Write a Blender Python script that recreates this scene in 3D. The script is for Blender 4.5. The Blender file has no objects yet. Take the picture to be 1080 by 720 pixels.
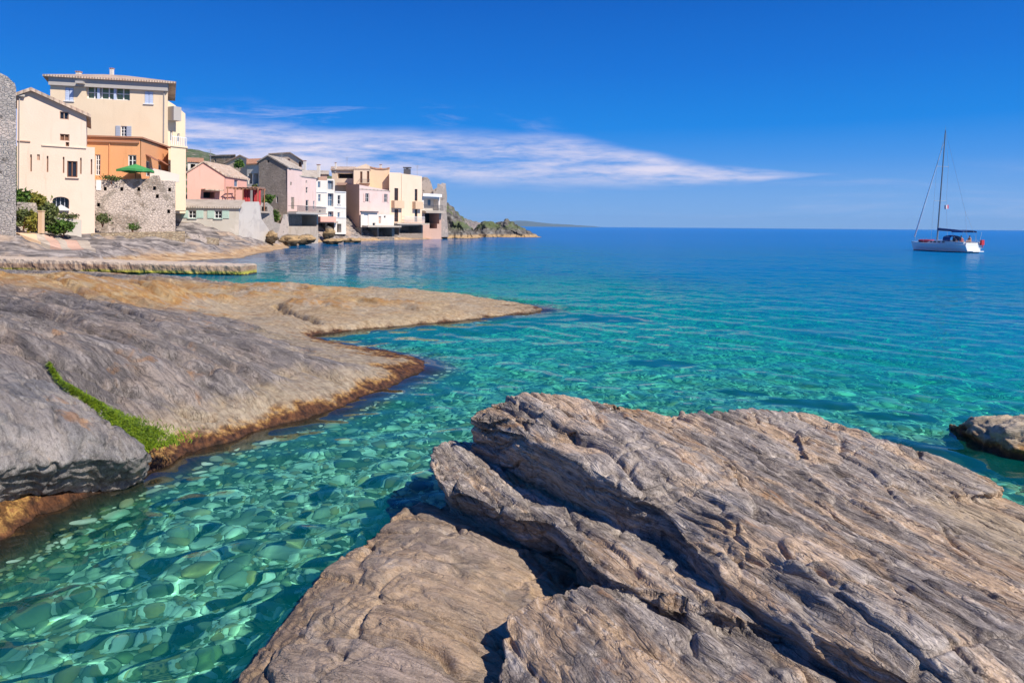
import bpy, bmesh, math, random
import numpy as np
from mathutils import Matrix, Vector, geometry as mgeo

sc = bpy.context.scene
COL = sc.collection
R = math.radians
H = 3.2                      # eye height above the sea
F = 720.0                    # focal length in photo pixels (24 mm lens)
ROLL = math.atan(.0078)
CR, SR = math.cos(ROLL), math.sin(ROLL)
HORY = 238.6

def pix(px, py):
    u = px - 540.0; v = py - HORY
    return u*CR + v*SR, -u*SR + v*CR
def at(px, py, d):
    """point of the place seen at a photo pixel, d metres north of the camera"""
    u, v = pix(px, py)
    return (u/F*d, d, H - v/F*d)
def atz(px, py, z):
    u, v = pix(px, py)
    d = (H - z)*F/v
    return (u/F*d, d, z)

# ------------------------------------------------------------------ camera, sun, sky
cam = bpy.data.cameras.new('camera'); co = bpy.data.objects.new('camera', cam); COL.objects.link(co)
cam.lens = 24; cam.sensor_width = 36; cam.shift_y = -(360-HORY)/1080; cam.clip_end = 60000; cam.clip_start = .05
co.matrix_world = Matrix.Translation((0, 0, H)) @ Matrix.Rotation(R(90), 4, 'X') @ Matrix.Rotation(ROLL, 4, 'Z')
sc.camera = co

SUN = np.array((.78, -.58, .95)); SUN = SUN/np.linalg.norm(SUN)
sl = bpy.data.lights.new('sun', 'SUN'); sl.energy = 5.0; sl.angle = R(.5); sl.color = (1, .93, .83)
so = bpy.data.objects.new('sun', sl); COL.objects.link(so)
so.rotation_euler = Vector(SUN).to_track_quat('Z', 'Y').to_euler()
so.location = (0, 0, 60)
sl.cycles.is_caustics_light = True      # lets the sun be focused by the waves on the sea bed

# ------------------------------------------------------------------ node helpers
class NT:
    def __init__(s, tree): s.t = tree; s.n = tree.nodes; s.l = tree.links
    def new(s, typ, **kw):
        n = s.n.new(typ)
        for k, v in kw.items():
            if k == 'inp':
                for a, b in v.items(): s.set(n.inputs[a], b)
            else: setattr(n, k, v)
        return n
    def set(s, sock, v):
        if isinstance(v, bpy.types.NodeSocket): s.l.new(v, sock)
        else:
            if isinstance(v, tuple) and len(v) == 3 and sock.type == 'RGBA': v = v + (1,)
            sock.default_value = v
    def math(s, op, a, b=None, c=None, clamp=False):
        n = s.new('ShaderNodeMath', operation=op, use_clamp=clamp)
        for i, v in enumerate((a, b, c)):
            if v is not None: s.set(n.inputs[i], v)
        return n.outputs[0]
    def vmath(s, op, a, b=None, scale=None):
        n = s.new('ShaderNodeVectorMath', operation=op)
        s.set(n.inputs[0], a)
        if b is not None: s.set(n.inputs[1], b)
        if scale is not None: s.set(n.inputs['Scale'], scale)
        return n.outputs[0]
    def mix(s, f, a, b, mode='MIX'):
        n = s.new('ShaderNodeMix', data_type='RGBA', blend_type=mode)
        s.set(n.inputs[0], f); s.set(n.inputs[6], a); s.set(n.inputs[7], b)
        return n.outputs[2]
    def ramp(s, f, stops, interp='LINEAR'):
        n = s.new('ShaderNodeValToRGB'); cr = n.color_ramp; cr.interpolation = interp
        while len(cr.elements) < len(stops): cr.elements.new(.5)
        for e, (p, c) in zip(cr.elements, stops):
            e.position = p; e.color = (c, c, c, 1) if isinstance(c, (int, float)) else tuple(c) + (1,)
        s.set(n.inputs[0], f); return n.outputs[0]
    def smooth(s, v, a, b, lo=0., hi=1.):
        n = s.new('ShaderNodeMapRange', interpolation_type='SMOOTHSTEP')
        s.set(n.inputs[0], v); s.set(n.inputs[1], a); s.set(n.inputs[2], b); s.set(n.inputs[3], lo); s.set(n.inputs[4], hi)
        return n.outputs[0]
    def noise(s, vec, scale, detail=4, rough=.55, dist=0., out=0, dims='3D'):
        n = s.new('ShaderNodeTexNoise', noise_dimensions=dims)
        s.set(n.inputs['Vector'], vec); s.set(n.inputs['Scale'], scale); s.set(n.inputs['Detail'], detail)
        s.set(n.inputs['Roughness'], rough); s.set(n.inputs['Distortion'], dist)
        return n.outputs[out]
    def mapping(s, vec, loc=(0, 0, 0), rot=(0, 0, 0), scale=(1, 1, 1), typ='POINT'):
        n = s.new('ShaderNodeMapping', vector_type=typ); s.set(n.inputs[0], vec)
        n.inputs[1].default_value = loc; n.inputs[2].default_value = rot; n.inputs[3].default_value = scale
        return n.outputs[0]
    def coord(s, k='Object'): return s.new('ShaderNodeTexCoord').outputs[k]
    def sep(s, v):
        n = s.new('ShaderNodeSeparateXYZ'); s.set(n.inputs[0], v); return n.outputs
    def comb(s, x, y, z):
        n = s.new('ShaderNodeCombineXYZ'); s.set(n.inputs[0], x); s.set(n.inputs[1], y); s.set(n.inputs[2], z); return n.outputs[0]
    def bump(s, h, strength, dist, normal=None):
        n = s.new('ShaderNodeBump'); s.set(n.inputs['Height'], h); n.inputs['Strength'].default_value = strength
        n.inputs['Distance'].default_value = dist
        if normal is not None: s.set(n.inputs['Normal'], normal)
        return n.outputs[0]
    def attr(s, name, out=2): return s.new('ShaderNodeAttribute', attribute_name=name).outputs[out]

def material(name):
    m = bpy.data.materials.new(name); m.use_nodes = True
    t = NT(m.node_tree); b = t.n['Principled BSDF']
    return m, t, b

# ------------------------------------------------------------------ world
w = bpy.data.worlds.new('World'); sc.world = w; w.use_nodes = True
t = NT(w.node_tree); bg = t.n['Background']
sky = t.new('ShaderNodeTexSky', sky_type='NISHITA', sun_disc=False)
sky.sun_elevation = math.asin(SUN[2]); sky.sun_rotation = math.atan2(SUN[0], SUN[1])
sky.ozone_density = 3.; sky.dust_density = .2; sky.air_density = 1.0
d = t.coord('Generated'); dx, dy, dz = t.sep(d)
el = t.math('ARCSINE', dz)
SK = 7.85    # Background strength is .1, so colours are given ten times over
def sk(*c): return tuple(x for x in c)
grad = t.ramp(t.math('MULTIPLY', el, 1/1.5708, clamp=True), [
    (0.0, (.225, .45, .82)), (.03, (.16, .39, .82)), (.06, (.055, .30, .82)), (.09, (.0, .235, .79)), (.14, (.0, .17, .69)),
    (.22, (.0, .105, .53)), (.40, (.002, .085, .42)), (1.0, (.005, .07, .34))])
grad = t.vmath('SCALE', grad, scale=SK)
base = t.mix(.03, grad, sky.outputs[0])
# cirrus band low over the sea, laid out by direction
safe = t.math('MAXIMUM', dy, .05)
u = t.math('DIVIDE', dx, safe); v = t.math('DIVIDE', dz, safe)
uv = t.comb(u, v, 0.)
warp = t.noise(t.mapping(uv, scale=(3, 7, 1)), 1., 3, out=1)
wx, wy, wz = t.sep(warp)
n1 = t.noise(t.mapping(uv, loc=(3, 1, 0), rot=(0, 0, R(6)), scale=(4.0, 26, 1)), 1., 6, .6, .4)
n2 = t.noise(t.mapping(uv, loc=(7, 2, 0), rot=(0, 0, R(9)), scale=(9, 70, 1)), 1., 4, .6, .3)
n3 = t.noise(t.mapping(uv, loc=(2, 8, 0), rot=(0, 0, R(4)), scale=(22, 120, 1)), 1., 5, .65, .5)
# centre line v_c(u) and half-width: high and thick on the left, thinning to the right
uu = t.math('MULTIPLY_ADD', u, .5, .5)     # u -1..1 -> 0..1
def curve(pts):
    return t.ramp(uu, [(p*.5+.5, c) for p, c in pts])
top = curve([(-.9, .175), (-.47, .165), (-.38, .150), (-.27, .137), (-.05, .135), (.1, .128), (.22, .104), (.36, .088), (.45, .080), (.6, .07)])
bot = curve([(-.9, .08), (-.47, .085), (-.3, .066), (-.1, .062), (.1, .060), (.25, .062), (.38, .072), (.45, .076), (.6, .07)])
vv = t.math('ADD', v, t.math('MULTIPLY', t.math('SUBTRACT', wy, .5), .035))
rel = t.math('DIVIDE', t.math('SUBTRACT', vv, bot), t.math('MAXIMUM', t.math('SUBTRACT', top, bot), .004))
body = t.math('MULTIPLY', t.smooth(rel, -.15, .35), t.smooth(rel, 1.12, .72))
dens = t.math('MULTIPLY', body, t.smooth(t.math('ADD', t.math('MULTIPLY', n1, .75), t.math('MULTIPLY', t.math('ADD', n2, t.math('MULTIPLY', t.math('SUBTRACT', n3, .5), .7)), .45)), .36, .78))
dens = t.math('MULTIPLY', dens, t.smooth(u, .5, .3, 0., 1.))
# blue rifts near the left end
dens = t.math('MULTIPLY', dens, t.smooth(dy, .05, .3))
# faint veil lower down and a thin stray wisp
wis2 = t.math('MULTIPLY', t.smooth(t.noise(t.mapping(uv, loc=(6, 2, 0), rot=(0, 0, R(7)), scale=(5., 34, 1)), 1., 6, .65, .5), .52, .78), t.math('MULTIPLY', t.math('MULTIPLY', t.smooth(v, .09, .13), t.smooth(v, .19, .155)), t.smooth(u, .12, -.15)))
wis = t.math('MULTIPLY', t.smooth(t.noise(t.mapping(uv, loc=(1, 4, 0), scale=(2.2, 22, 1)), 1., 5, .6, .3), .5, .75), t.math('MULTIPLY', t.smooth(v, .0, .03), t.smooth(v, .11, .06)))
dens = t.math('MINIMUM', t.math('ADD', t.math('MULTIPLY', dens, .92), t.math('ADD', t.math('MULTIPLY', wis, .28), t.math('MULTIPLY', wis2, .6))), 1.)
ccol = t.mix(n1, (5.6, 5.4, 6.9), (7.2, 6.6, 7.5))
t.l.new(t.mix(dens, base, ccol), bg.inputs[0])
bg.inputs[1].default_value = .1

sc.view_settings.view_transform = 'Standard'; sc.view_settings.look = 'None'
sc.view_settings.gamma = 1; sc.view_settings.exposure = .35
sc.cycles.use_denoising = True
sc.cycles.max_bounces = 7; sc.cycles.diffuse_bounces = 3; sc.cycles.glossy_bounces = 3; sc.cycles.transmission_bounces = 4
sc.cycles.sample_clamp_indirect = 6

# ------------------------------------------------------------------ numpy noise
class Noise3:
    def __init__(s, seed):
        g = np.random.default_rng(seed)
        s.p = np.tile(g.permutation(256), 3).astype(np.int32)
        v = g.normal(size=(256, 3)); s.g = (v/np.linalg.norm(v, axis=1, keepdims=True)).astype(np.float32)
    def __call__(s, P):
        P = np.asarray(P, np.float32)
        i = np.floor(P).astype(np.int32); f = P - i; i &= 255
        w = f*f*f*(f*(f*6-15)+10)
        out = np.zeros(len(P), np.float32)
        for cx in (0, 1):
            hx = s.p[i[:, 0]+cx]; wx = w[:, 0] if cx else 1-w[:, 0]
            for cy in (0, 1):
                hy = s.p[hx+i[:, 1]+cy]; wy = wx*(w[:, 1] if cy else 1-w[:, 1])
                for cz in (0, 1):
                    h = s.p[hy+i[:, 2]+cz] & 255; wz = wy*(w[:, 2] if cz else 1-w[:, 2])
                    g = s.g[h]
                    out += wz*(g[:, 0]*(f[:, 0]-cx)+g[:, 1]*(f[:, 1]-cy)+g[:, 2]*(f[:, 2]-cz))
        return out*1.5
    def fbm(s, P, oct=4, gain=.5, lac=2.03):
        P = np.asarray(P, np.float32); a = 1.; o = 0.; tot = 0.
        for k in range(oct):
            o = o + a*s(P + 17.3*k); tot += a; a *= gain; P = P*lac
        return o/tot
def voronoi3(P, seed):
    """nearest-cell random value and distance to the cell border"""
    P = np.asarray(P, np.float32); g = np.random.default_rng(seed)
    pr = np.tile(g.permutation(256), 3).astype(np.int32); J = g.uniform(0, 1, (256, 3)).astype(np.float32); Rv = g.uniform(-1, 1, 256).astype(np.float32)
    i = np.floor(P).astype(np.int32); f = P-i
    d1 = np.full(len(P), 9., np.float32); d2 = d1.copy(); rv = np.zeros(len(P), np.float32)
    for cx in (-1, 0, 1):
        for cy in (-1, 0, 1):
            for cz in (-1, 0, 1):
                h = pr[(pr[(pr[(i[:, 0]+cx) & 255]+((i[:, 1]+cy) & 255)) & 255]+((i[:, 2]+cz) & 255)) & 255]
                q = J[h]+np.array((cx, cy, cz), np.float32)-f; dd = np.sqrt((q*q).sum(1))
                n = dd < d1; d2 = np.where(n, d1, np.minimum(d2, dd)); rv = np.where(n, Rv[h], rv); d1 = np.where(n, dd, d1)
    return rv, d2-d1
def sstep(x, a, b):
    q = np.clip((x-a)/(b-a), 0, 1); return q*q*(3-2*q)

class TPS:
    """smooth height surface through scattered points"""
    def __init__(s, pts, reg=1e-3):
        P = np.array([(p[0], p[1]) for p in pts], float); z = np.array([p[2] for p in pts], float)
        s.P = P; n = len(P)
        K = s.U(np.linalg.norm(P[:, None]-P[None], axis=2)) + reg*np.eye(n)
        A = np.zeros((n+3, n+3)); A[:n, :n] = K; A[:n, n:] = np.c_[np.ones(n), P]; A[n:, :n] = A[:n, n:].T
        s.w = np.linalg.solve(A, np.r_[z, 0, 0, 0])
    @staticmethod
    def U(r): return np.where(r > 1e-9, r*r*np.log(np.maximum(r, 1e-9)), 0)
    def __call__(s, X, Y):
        sh = np.shape(X); X = np.ravel(X); Y = np.ravel(Y); out = np.empty(len(X))
        for a in range(0, len(X), 40000):
            q = np.c_[X[a:a+40000], Y[a:a+40000]]
            r = np.linalg.norm(q[:, None]-s.P[None], axis=2)
            out[a:a+40000] = s.U(r) @ s.w[:-3] + s.w[-3] + q @ s.w[-2:]
        return out.reshape(sh)

# ------------------------------------------------------------------ object helpers
def tag(o, label=None, cat=None, group=None, kind=None):
    if label: o['label'] = label
    if cat: o['category'] = cat
    if group: o['group'] = group
    if kind: o['kind'] = kind
    return o
def link(name, me, mat=None, parent=None):
    if mat is not None and not me.materials: me.materials.append(mat)
    o = bpy.data.objects.new(name, me); COL.objects.link(o)
    if parent is not None: o.parent = parent
    return o
def np_mesh(name, V, Fq):
    me = bpy.data.meshes.new(name); V = np.asarray(V, np.float32); Fq = np.asarray(Fq, np.int32)
    k = Fq.shape[1]
    me.vertices.add(len(V)); me.vertices.foreach_set('co', V.ravel())
    me.loops.add(Fq.size); me.loops.foreach_set('vertex_index', Fq.ravel())
    me.polygons.add(len(Fq)); me.polygons.foreach_set('loop_start', np.arange(0, Fq.size, k, dtype=np.int32))
    me.update(calc_edges=True)
    return me
def grid_faces(ny, nx):
    i = np.arange(nx*ny, dtype=np.int32).reshape(ny, nx)
    return np.stack([i[:-1, :-1], i[:-1, 1:], i[1:, 1:], i[1:, :-1]], -1).reshape(-1, 4)
def vattr(me, name, val):
    a = me.attributes.new(name, 'FLOAT', 'POINT'); a.data.foreach_set('value', np.asarray(val, np.float32).ravel())
def coords(me):
    n = len(me.vertices); a = np.empty(n*3, np.float32); me.vertices.foreach_get('co', a)
    b = np.empty(n*3, np.float32); me.vertices.foreach_get('normal', b)
    return a.reshape(-1, 3), b.reshape(-1, 3)
def pip(X, Y, poly):
    X = np.asarray(X); Y = np.asarray(Y); ins = np.zeros(X.shape, bool); n = len(poly)
    for i in range(n):
        x1, y1 = poly[i][:2]; x2, y2 = poly[(i+1) % n][:2]
        if y1 == y2: continue
        c = ((y1 > Y) != (y2 > Y)) & (X < (x2-x1)*(Y-y1)/(y2-y1)+x1)
        ins ^= c
    return ins
# ================================================================== ROCKS
def rock_material(name, lin, strata_n, dark, mid, light, tan, band=True, scale=1., white=.5, bumpd=.034, gold=False, weedf=1., plates=1., along=1., crack_strength=.6, zf=1., ledge=False):
    """schist: streaked along one direction, patches of tan and pale mineral, weed at the waterline"""
    m, t, b = material(name)
    co_ = t.coord('Object')
    l = Vector(lin).normalized(); n = Vector(strata_n).normalized(); s = n.cross(l).normalized(); n = l.cross(s)
    p = t.comb(t.new('ShaderNodeVectorMath', operation='DOT_PRODUCT', inp={0: co_, 1: tuple(l)}).outputs[1],
               t.new('ShaderNodeVectorMath', operation='DOT_PRODUCT', inp={0: co_, 1: tuple(s)}).outputs[1],
               t.new('ShaderNodeVectorMath', operation='DOT_PRODUCT', inp={0: co_, 1: tuple(n)}).outputs[1])
    wp = t.vmath('SUBTRACT', t.noise(p, 1.1*scale, 3, .55, out=1), (.5, .5, .5))
    wp2 = t.vmath('SUBTRACT', t.noise(p, 6*scale, 3, .6, out=1), (.5, .5, .5))
    p = t.vmath('ADD', p, t.vmath('ADD', t.vmath('SCALE', wp, scale=.22/scale/along), t.vmath('SCALE', wp2, scale=.02/scale)))
    def st(x, y, z): return t.mapping(p, scale=(x*scale, y*scale, z*scale*zf))
    streak = t.noise(st(1.5/along, 6.5, 12), 1., 7, .66, .5)
    fine = t.noise(st(14, 34, 60), 1., 5, .7, .3)
    band_n = t.noise(st(2.2/along, 15, 26), 1., 5, .65, .4)
    patch = t.noise(st(.7, 1.6, 2.5), 1., 4, .6, .5)
    patch2 = t.noise(t.mapping(st(1.1, 2.2, 3.), loc=(5, 9, 2)), 1., 5, .6, .8)
    c = t.ramp(streak, [(.28, dark), (.5, mid), (.72, light)])
    c = t.mix(t.smooth(patch, .47, .58), c, t.mix(fine, tan, tuple(x*1.25 for x in tan)))
    c = t.mix(t.math('MULTIPLY', t.smooth(patch2, .58, .7), white), c, (.50, .44, .40))
    pl = t.attr('plate'); c = t.mix(t.smooth(pl, -.6, .7, 0., .55), c, t.mix(.5, c, light)); c = t.mix(t.smooth(pl, .1, -.7, 0., .6), c, t.mix(.55, c, dark))
    spk = t.noise(co_, 120., 3, .7); c = t.mix(t.smooth(spk, .52, .66, 0., .35), c, (.55, .50, .46)); c = t.mix(t.smooth(spk, .44, .33, 0., .45), c, (.05, .04, .035))
    c = t.mix(t.smooth(band_n, .52, .66, 0., .6), c, t.mix(.65, c, tuple(min(1., x*1.35) for x in light))); c = t.mix(t.smooth(band_n, .48, .34, 0., .7), c, t.mix(.75, c, dark))
    orange = t.noise(t.mapping(st(1.5, 2.5, 4.), loc=(2, 4, 7)), 1., 4, .6, .6)
    c = t.mix(t.math('MULTIPLY', t.smooth(orange, .60, .72), .55), c, (.34, .16, .05))
    c = t.mix(t.smooth(fine, .30, .5, .55, 0.), c, t.mix(.5, dark, (.05, .04, .035)))
    # thin crack lines along the foliation, their shade painted into the colour
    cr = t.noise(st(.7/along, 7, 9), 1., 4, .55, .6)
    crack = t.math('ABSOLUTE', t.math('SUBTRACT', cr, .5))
    c = t.mix(t.smooth(crack, 0., .012, .8*crack_strength, 0.), c, (.05, .04, .035))
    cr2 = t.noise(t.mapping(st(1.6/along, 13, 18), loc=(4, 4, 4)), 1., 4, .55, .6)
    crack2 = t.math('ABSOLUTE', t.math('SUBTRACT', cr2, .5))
    c = t.mix(t.smooth(crack2, 0., .010, .55*crack_strength, 0.), c, (.06, .048, .04))
    if ledge:     # pale bleached shelf on the seaward corner
        lx, ly, lz = t.sep(t.vmath('ADD', co_, t.vmath('SCALE', wp, scale=.6)))
        c = t.mix(t.math('MULTIPLY', t.math('MULTIPLY', t.smooth(lx, 4.1, 4.5), t.smooth(ly, 7.35, 7.1)), t.math('MULTIPLY', t.smooth(ly, 5.6, 6.2), .75)), c, t.mix(band_n, (.30, .22, .14), (.60, .47, .32)))
    if gold:      # the seaward spit is bleached and stained yellow
        gx, gy, gz = t.sep(co_); gm = t.math('MULTIPLY', t.smooth(gy, 18.5, 21.5), t.smooth(gy, 33, 30))
        gn = t.noise(co_, .45, 5, .6)
        c = t.mix(t.math('MULTIPLY', gm, .88), c, t.ramp(t.math('ADD', t.math('MULTIPLY', gn, .7), t.math('MULTIPLY', streak, .3)), [(.34, (.20, .15, .11)), (.43, (.43, .34, .24)), (.50, (.38, .19, .05)), (.57, (.47, .32, .15)), (.68, (.42, .34, .25))]))
    if band:
        x, y, z = t.sep(co_)
        zz = t.math('ADD', z, t.math('MULTIPLY', t.math('SUBTRACT', t.noise(co_, 1.6, 5, .65), .5), .55))
        wn = t.noise(co_, 9., 4, .6)
        weed = t.ramp(wn, [(.3, (.055, .025, .012)), (.48, (.20, .095, .03)), (.58, (.46, .27, .08)), (.68, (.30, .13, .05)), (.78, (.10, .04, .03))])
        weed = t.mix(t.smooth(zz, .15, .05), weed, t.ramp(wn, [(.35, (.03, .014, .008)), (.52, (.10, .04, .018)), (.7, (.20, .085, .03))]))
        pale = t.ramp(wn, [(.3, (.26, .18, .10)), (.6, (.46, .37, .25))])
        c = t.mix(t.smooth(zz, .50, .28, 0., band if isinstance(band, float) else .8), c, pale)
        if gold: zz = t.math('ADD', zz, t.math('SUBTRACT', t.math('MULTIPLY', gm, .16), t.smooth(y, 9.9, 8.3, 0., .30)))
        c = t.mix(t.smooth(zz, .24, .10, 0., weedf), c, weed)
        c = t.mix(t.smooth(z, .05, -.02, 0., .75), c, (.03, .02, .012))
        c = t.mix(t.smooth(z, -.1, -.45), c, t.ramp(wn, [(.3, (.05, .07, .05)), (.7, (.22, .24, .16))]))
    b.inputs['Roughness'].default_value = .75
    b.inputs['Specular IOR Level'].default_value = .3
    t.l.new(c, b.inputs['Base Color'])
    va = t.new('ShaderNodeTexVoronoi', inp={'Vector': st(1.3, 5.5, 8), 'Scale': 1.}); vb = t.new('ShaderNodeTexVoronoi', inp={'Vector': st(3.6, 17, 24), 'Scale': 1.})
    ea = t.new('ShaderNodeTexVoronoi', feature='DISTANCE_TO_EDGE', inp={'Vector': st(1.3, 5.5, 8), 'Scale': 1.}); eb = t.new('ShaderNodeTexVoronoi', feature='DISTANCE_TO_EDGE', inp={'Vector': st(3.6, 17, 24), 'Scale': 1.})
    h = t.math('ADD', t.math('MULTIPLY', band_n, .55), t.math('MULTIPLY', streak, .8)); h = t.math('ADD', h, t.math('MULTIPLY', fine, .32))
    h = t.math('ADD', h, t.math('MULTIPLY', t.sep(va.outputs['Color'])[0], .42*plates)); h = t.math('ADD', h, t.math('MULTIPLY', t.sep(vb.outputs['Color'])[0], .20*plates))
    h = t.math('ADD', h, t.smooth(ea.outputs['Distance'], 0., .06, -.45*plates, 0.)); h = t.math('ADD', h, t.smooth(eb.outputs['Distance'], 0., .08, -.16*plates, 0.))
    h = t.math('ADD', h, t.smooth(crack, 0., .02, -.40*crack_strength, 0.)); h = t.math('ADD', h, t.smooth(crack2, 0., .015, -.22*crack_strength, 0.))
    h = t.math('ADD', h, t.math('MULTIPLY', t.noise(co_, 55., 4, .65), .16))
    t.l.new(t.bump(h, 1., bumpd), b.inputs['Normal'])
    return m

def slab_prism(V, Fc, outline, extra, thick, shear, step=.12, pool=None):
    """closed block with a smooth top through given points; the bottom is pushed sideways by shear"""
    o = [atz(*p) for p in outline]; e = [atz(*p) for p in extra]
    tps = TPS(o + e, 2e-3)
    P = []
    n = len(o)
    for i in range(n):
        a = np.array(o[i]); b_ = np.array(o[(i+1) % n]); k = max(1, int(np.hypot(*(b_-a)[:2])/step))
        for j in range(k): P.append(a[:2]+(b_-a)[:2]*j/k)
    m = len(P)
    xs = [p[0] for p in P]; ys = [p[1] for p in P]
    gx, gy = np.meshgrid(np.arange(min(xs), max(xs), step), np.arange(min(ys), max(ys), step))
    ins = pip(gx, gy, P)
    for x, y in zip(gx[ins], gy[ins]): P.append(np.array((x, y)))
    vs, es, fs, *_ = mgeo.delaunay_2d_cdt([Vector(p) for p in P], [], [list(range(m))], 1, 1e-5)
    xy = np.array([(v.x, v.y) for v in vs]); z = tps(xy[:, 0], xy[:, 1])
    k0 = len(V); N = len(xy)
    for (x, y), zz in zip(xy, z): V.append((x, y, zz))
    for (x, y), zz in zip(xy, z): V.append((x+shear[0], y+shear[1], zz-thick))
    from collections import Counter
    ed = {}
    for f in fs:
        f = list(f); Fc.append([k0+i for i in f]); Fc.append([k0+N+i for i in reversed(f)])
        for a, b_ in zip(f, f[1:]+f[:1]): ed[(a, b_)] = 1
    for (a, b_) in ed:
        if (b_, a) not in ed: Fc.append([k0+a, k0+N+a, k0+N+b_, k0+b_])

def remeshed(name, V, Fc, voxel):
    me = bpy.data.meshes.new(name); me.from_pydata(V, [], Fc); me.update()
    o = bpy.data.objects.new(name, me); COL.objects.link(o)
    md = o.modifiers.new('remesh', 'REMESH'); md.mode = 'VOXEL'; md.voxel_size = voxel
    dg = bpy.context.evaluated_depsgraph_get(); dg.update()
    me2 = bpy.data.meshes.new_from_object(o.evaluated_get(dg))
    bpy.data.objects.remove(o); bpy.data.meshes.remove(me)
    me2.name = name
    return me2

def frame(lin, nrm):
    l = np.array(lin, float); l /= np.linalg.norm(l); n = np.array(nrm, float); n /= np.linalg.norm(n)
    s = np.cross(n, l); s /= np.linalg.norm(s); n = np.cross(l, s)
    return l, s, n

def strata_displace(P, N, lin, nrm, seed, amp=1., sc_=1., steep_only=False):
    """ledges, grooves and grain along the foliation; returns displaced points"""
    l, s, n = frame(lin, nrm)
    nz = Noise3(seed); nb = Noise3(seed+1)
    W0 = np.stack([nz.fbm(P*.9+k*13.1, 3) for k in range(3)], 1)*.20 + np.stack([nb.fbm(P*4.+k*7.7, 2) for k in range(3)], 1)*.025
    P0 = P; Pw = P + W0/sc_
    A = Pw @ l; B = Pw @ s; C = Pw @ n
    def q(fa, fb, fc): return np.c_[A*fa*sc_, B*fb*sc_, C*fc*sc_]
    d = .045*nz.fbm(q(.5, 1.1, 1.3), 3)
    # fracture plates, long in the direction of the foliation
    r1, e1 = voronoi3(q(.38, 1.9, 2.4), seed+3); d += .034*r1 - .045*sstep(e1, .06, .0)
    r2, e2 = voronoi3(q(1.0, 5.2, 6.5)+.15*np.stack([nb(P0*5), nb(P0*5+9), nb(P0*5+19)], 1), seed+4); d += .010*r2 - .010*sstep(e2, .12, .0)
    wv = nb.fbm(q(.35, .9, .8), 4)
    for th, am, ph, wa in ((.17, .050, 0., 1.1), (.075, .024, .4, 1.5)):
        tt = C*sc_/th + wa*wv*2.2 + ph + .25*nz(q(1.5, 5, 2))
        fr = tt-np.floor(tt)
        d += am*(np.where(fr < .82, fr/.82, (1-fr)/.18)-.5)*(0.55+.9*nb(q(.6, 1.2, 1.2)+9))
    r = 1-np.abs(nz.fbm(q(.26, 2.2, 2.2)+31, 2))*6.
    d -= .065*sstep(r, .72, 1.)*sstep(nb(q(.5, .9, .9)+50), -.25, .15)
    r = 1-np.abs(nb.fbm(q(.7, 6.0, 7)+11, 2))*6.
    d -= .020*sstep(r, .70, 1.)
    d += .010*nz.fbm(q(1.6, 9, 13)+3, 4, .6)
    d += .005*nb.fbm(P0*16., 3, .6)
    # ledges stepping down across the foliation
    for per, am, sd in ((.62, .045, 3), (.23, .016, 11)):
        u_ = -B*sc_/per+.8*nz.fbm(q(.22, .45, .45)+sd, 3)+sd*.37; fr = u_-np.floor(u_)
        d += am*(np.where(fr < .84, fr/.84, (1-fr)/.16)-.5)*sstep(nb(q(.45, .9, .9)+sd*5), -.15, .25)
    global PLATE
    PLATE = .6*r1+.4*r2
    r = 1-np.abs(nz.fbm(q(1.1, .35, .5)+71, 2))*7
    d -= .03*sstep(r, .8, 1.)*sstep(nz(q(.6, .6, .6)+5), 0., .25)
    return P + N*(d*amp/sc_)[:, None]

def finish_rock(me, P):
    ne = len(me.edges); E_ = np.empty(ne*2, np.int32); me.edges.foreach_get('vertices', E_); E_ = E_.reshape(-1, 2); P = np.asarray(P, np.float64)
    deg = np.bincount(E_.ravel(), minlength=len(P)).astype(float)
    for it in range(1):       # relax mesh teeth along the sharp ledges
        acc = np.stack([np.bincount(E_[:, 0], P[E_[:, 1], k], len(P))+np.bincount(E_[:, 1], P[E_[:, 0], k], len(P)) for k in range(3)], 1)
        P = P+.5*(acc/np.maximum(deg, 1)[:, None]-P)
    vattr(me, 'plate', PLATE)
    me.vertices.foreach_set('co', np.asarray(P, np.float32).ravel()); me.update()
    me.shade_smooth()

LIN = (.47, -.88, -.02); NRM = (.17, .10, 1.)
# colours are dry schist
FG = rock_material('brown_schist', LIN, NRM, (.075, .06, .052), (.245, .20, .17), (.56, .485, .42), (.46, .31, .19), band=.25, white=.55, weedf=.3, plates=.55, crack_strength=.5, ledge=True)

V, Fc = [], []
# lowest layer of the outcrop (stands on the sea bed)
slab_prism(V, Fc, [(470, 500, .25), (520, 455, .2), (620, 440, .2), (760, 445, .2), (900, 462, .1), (1040, 520, .05), (1300, 600, .05), (1700, 900, .2), (700, 1100, .4),
                   (560, 900, .35), (560, 700, .25), (610, 600, .2), (560, 555, .2)], [(800, 600, .3)], 1.9, (.0, .0))
# middle slab with the long lip
slab_prism(V, Fc, [(454, 476, .66), (463, 467, .66), (485, 464, .60), (540, 466, .50), (640, 474, .45), (760, 520, .50), (900, 600, .45), (1050, 700, .45), (1080, 900, .45),
                   (960, 760, .46), (935, 721, .48), (850, 686, .53), (803, 659, .57), (727, 640, .62), (640, 609, .64),
                   (616, 590, .63), (603, 571, .62), (579, 549, .62), (542, 541, .62), (496, 522, .62), (461, 507, .62), (455, 491, .64)],
           [(520, 495, .52), (570, 515, .44), (620, 530, .44), (600, 545, .54), (680, 580, .58), (780, 640, .57), (740, 600, .50), (850, 667, .46)], .45, (.14, .18))
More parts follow.
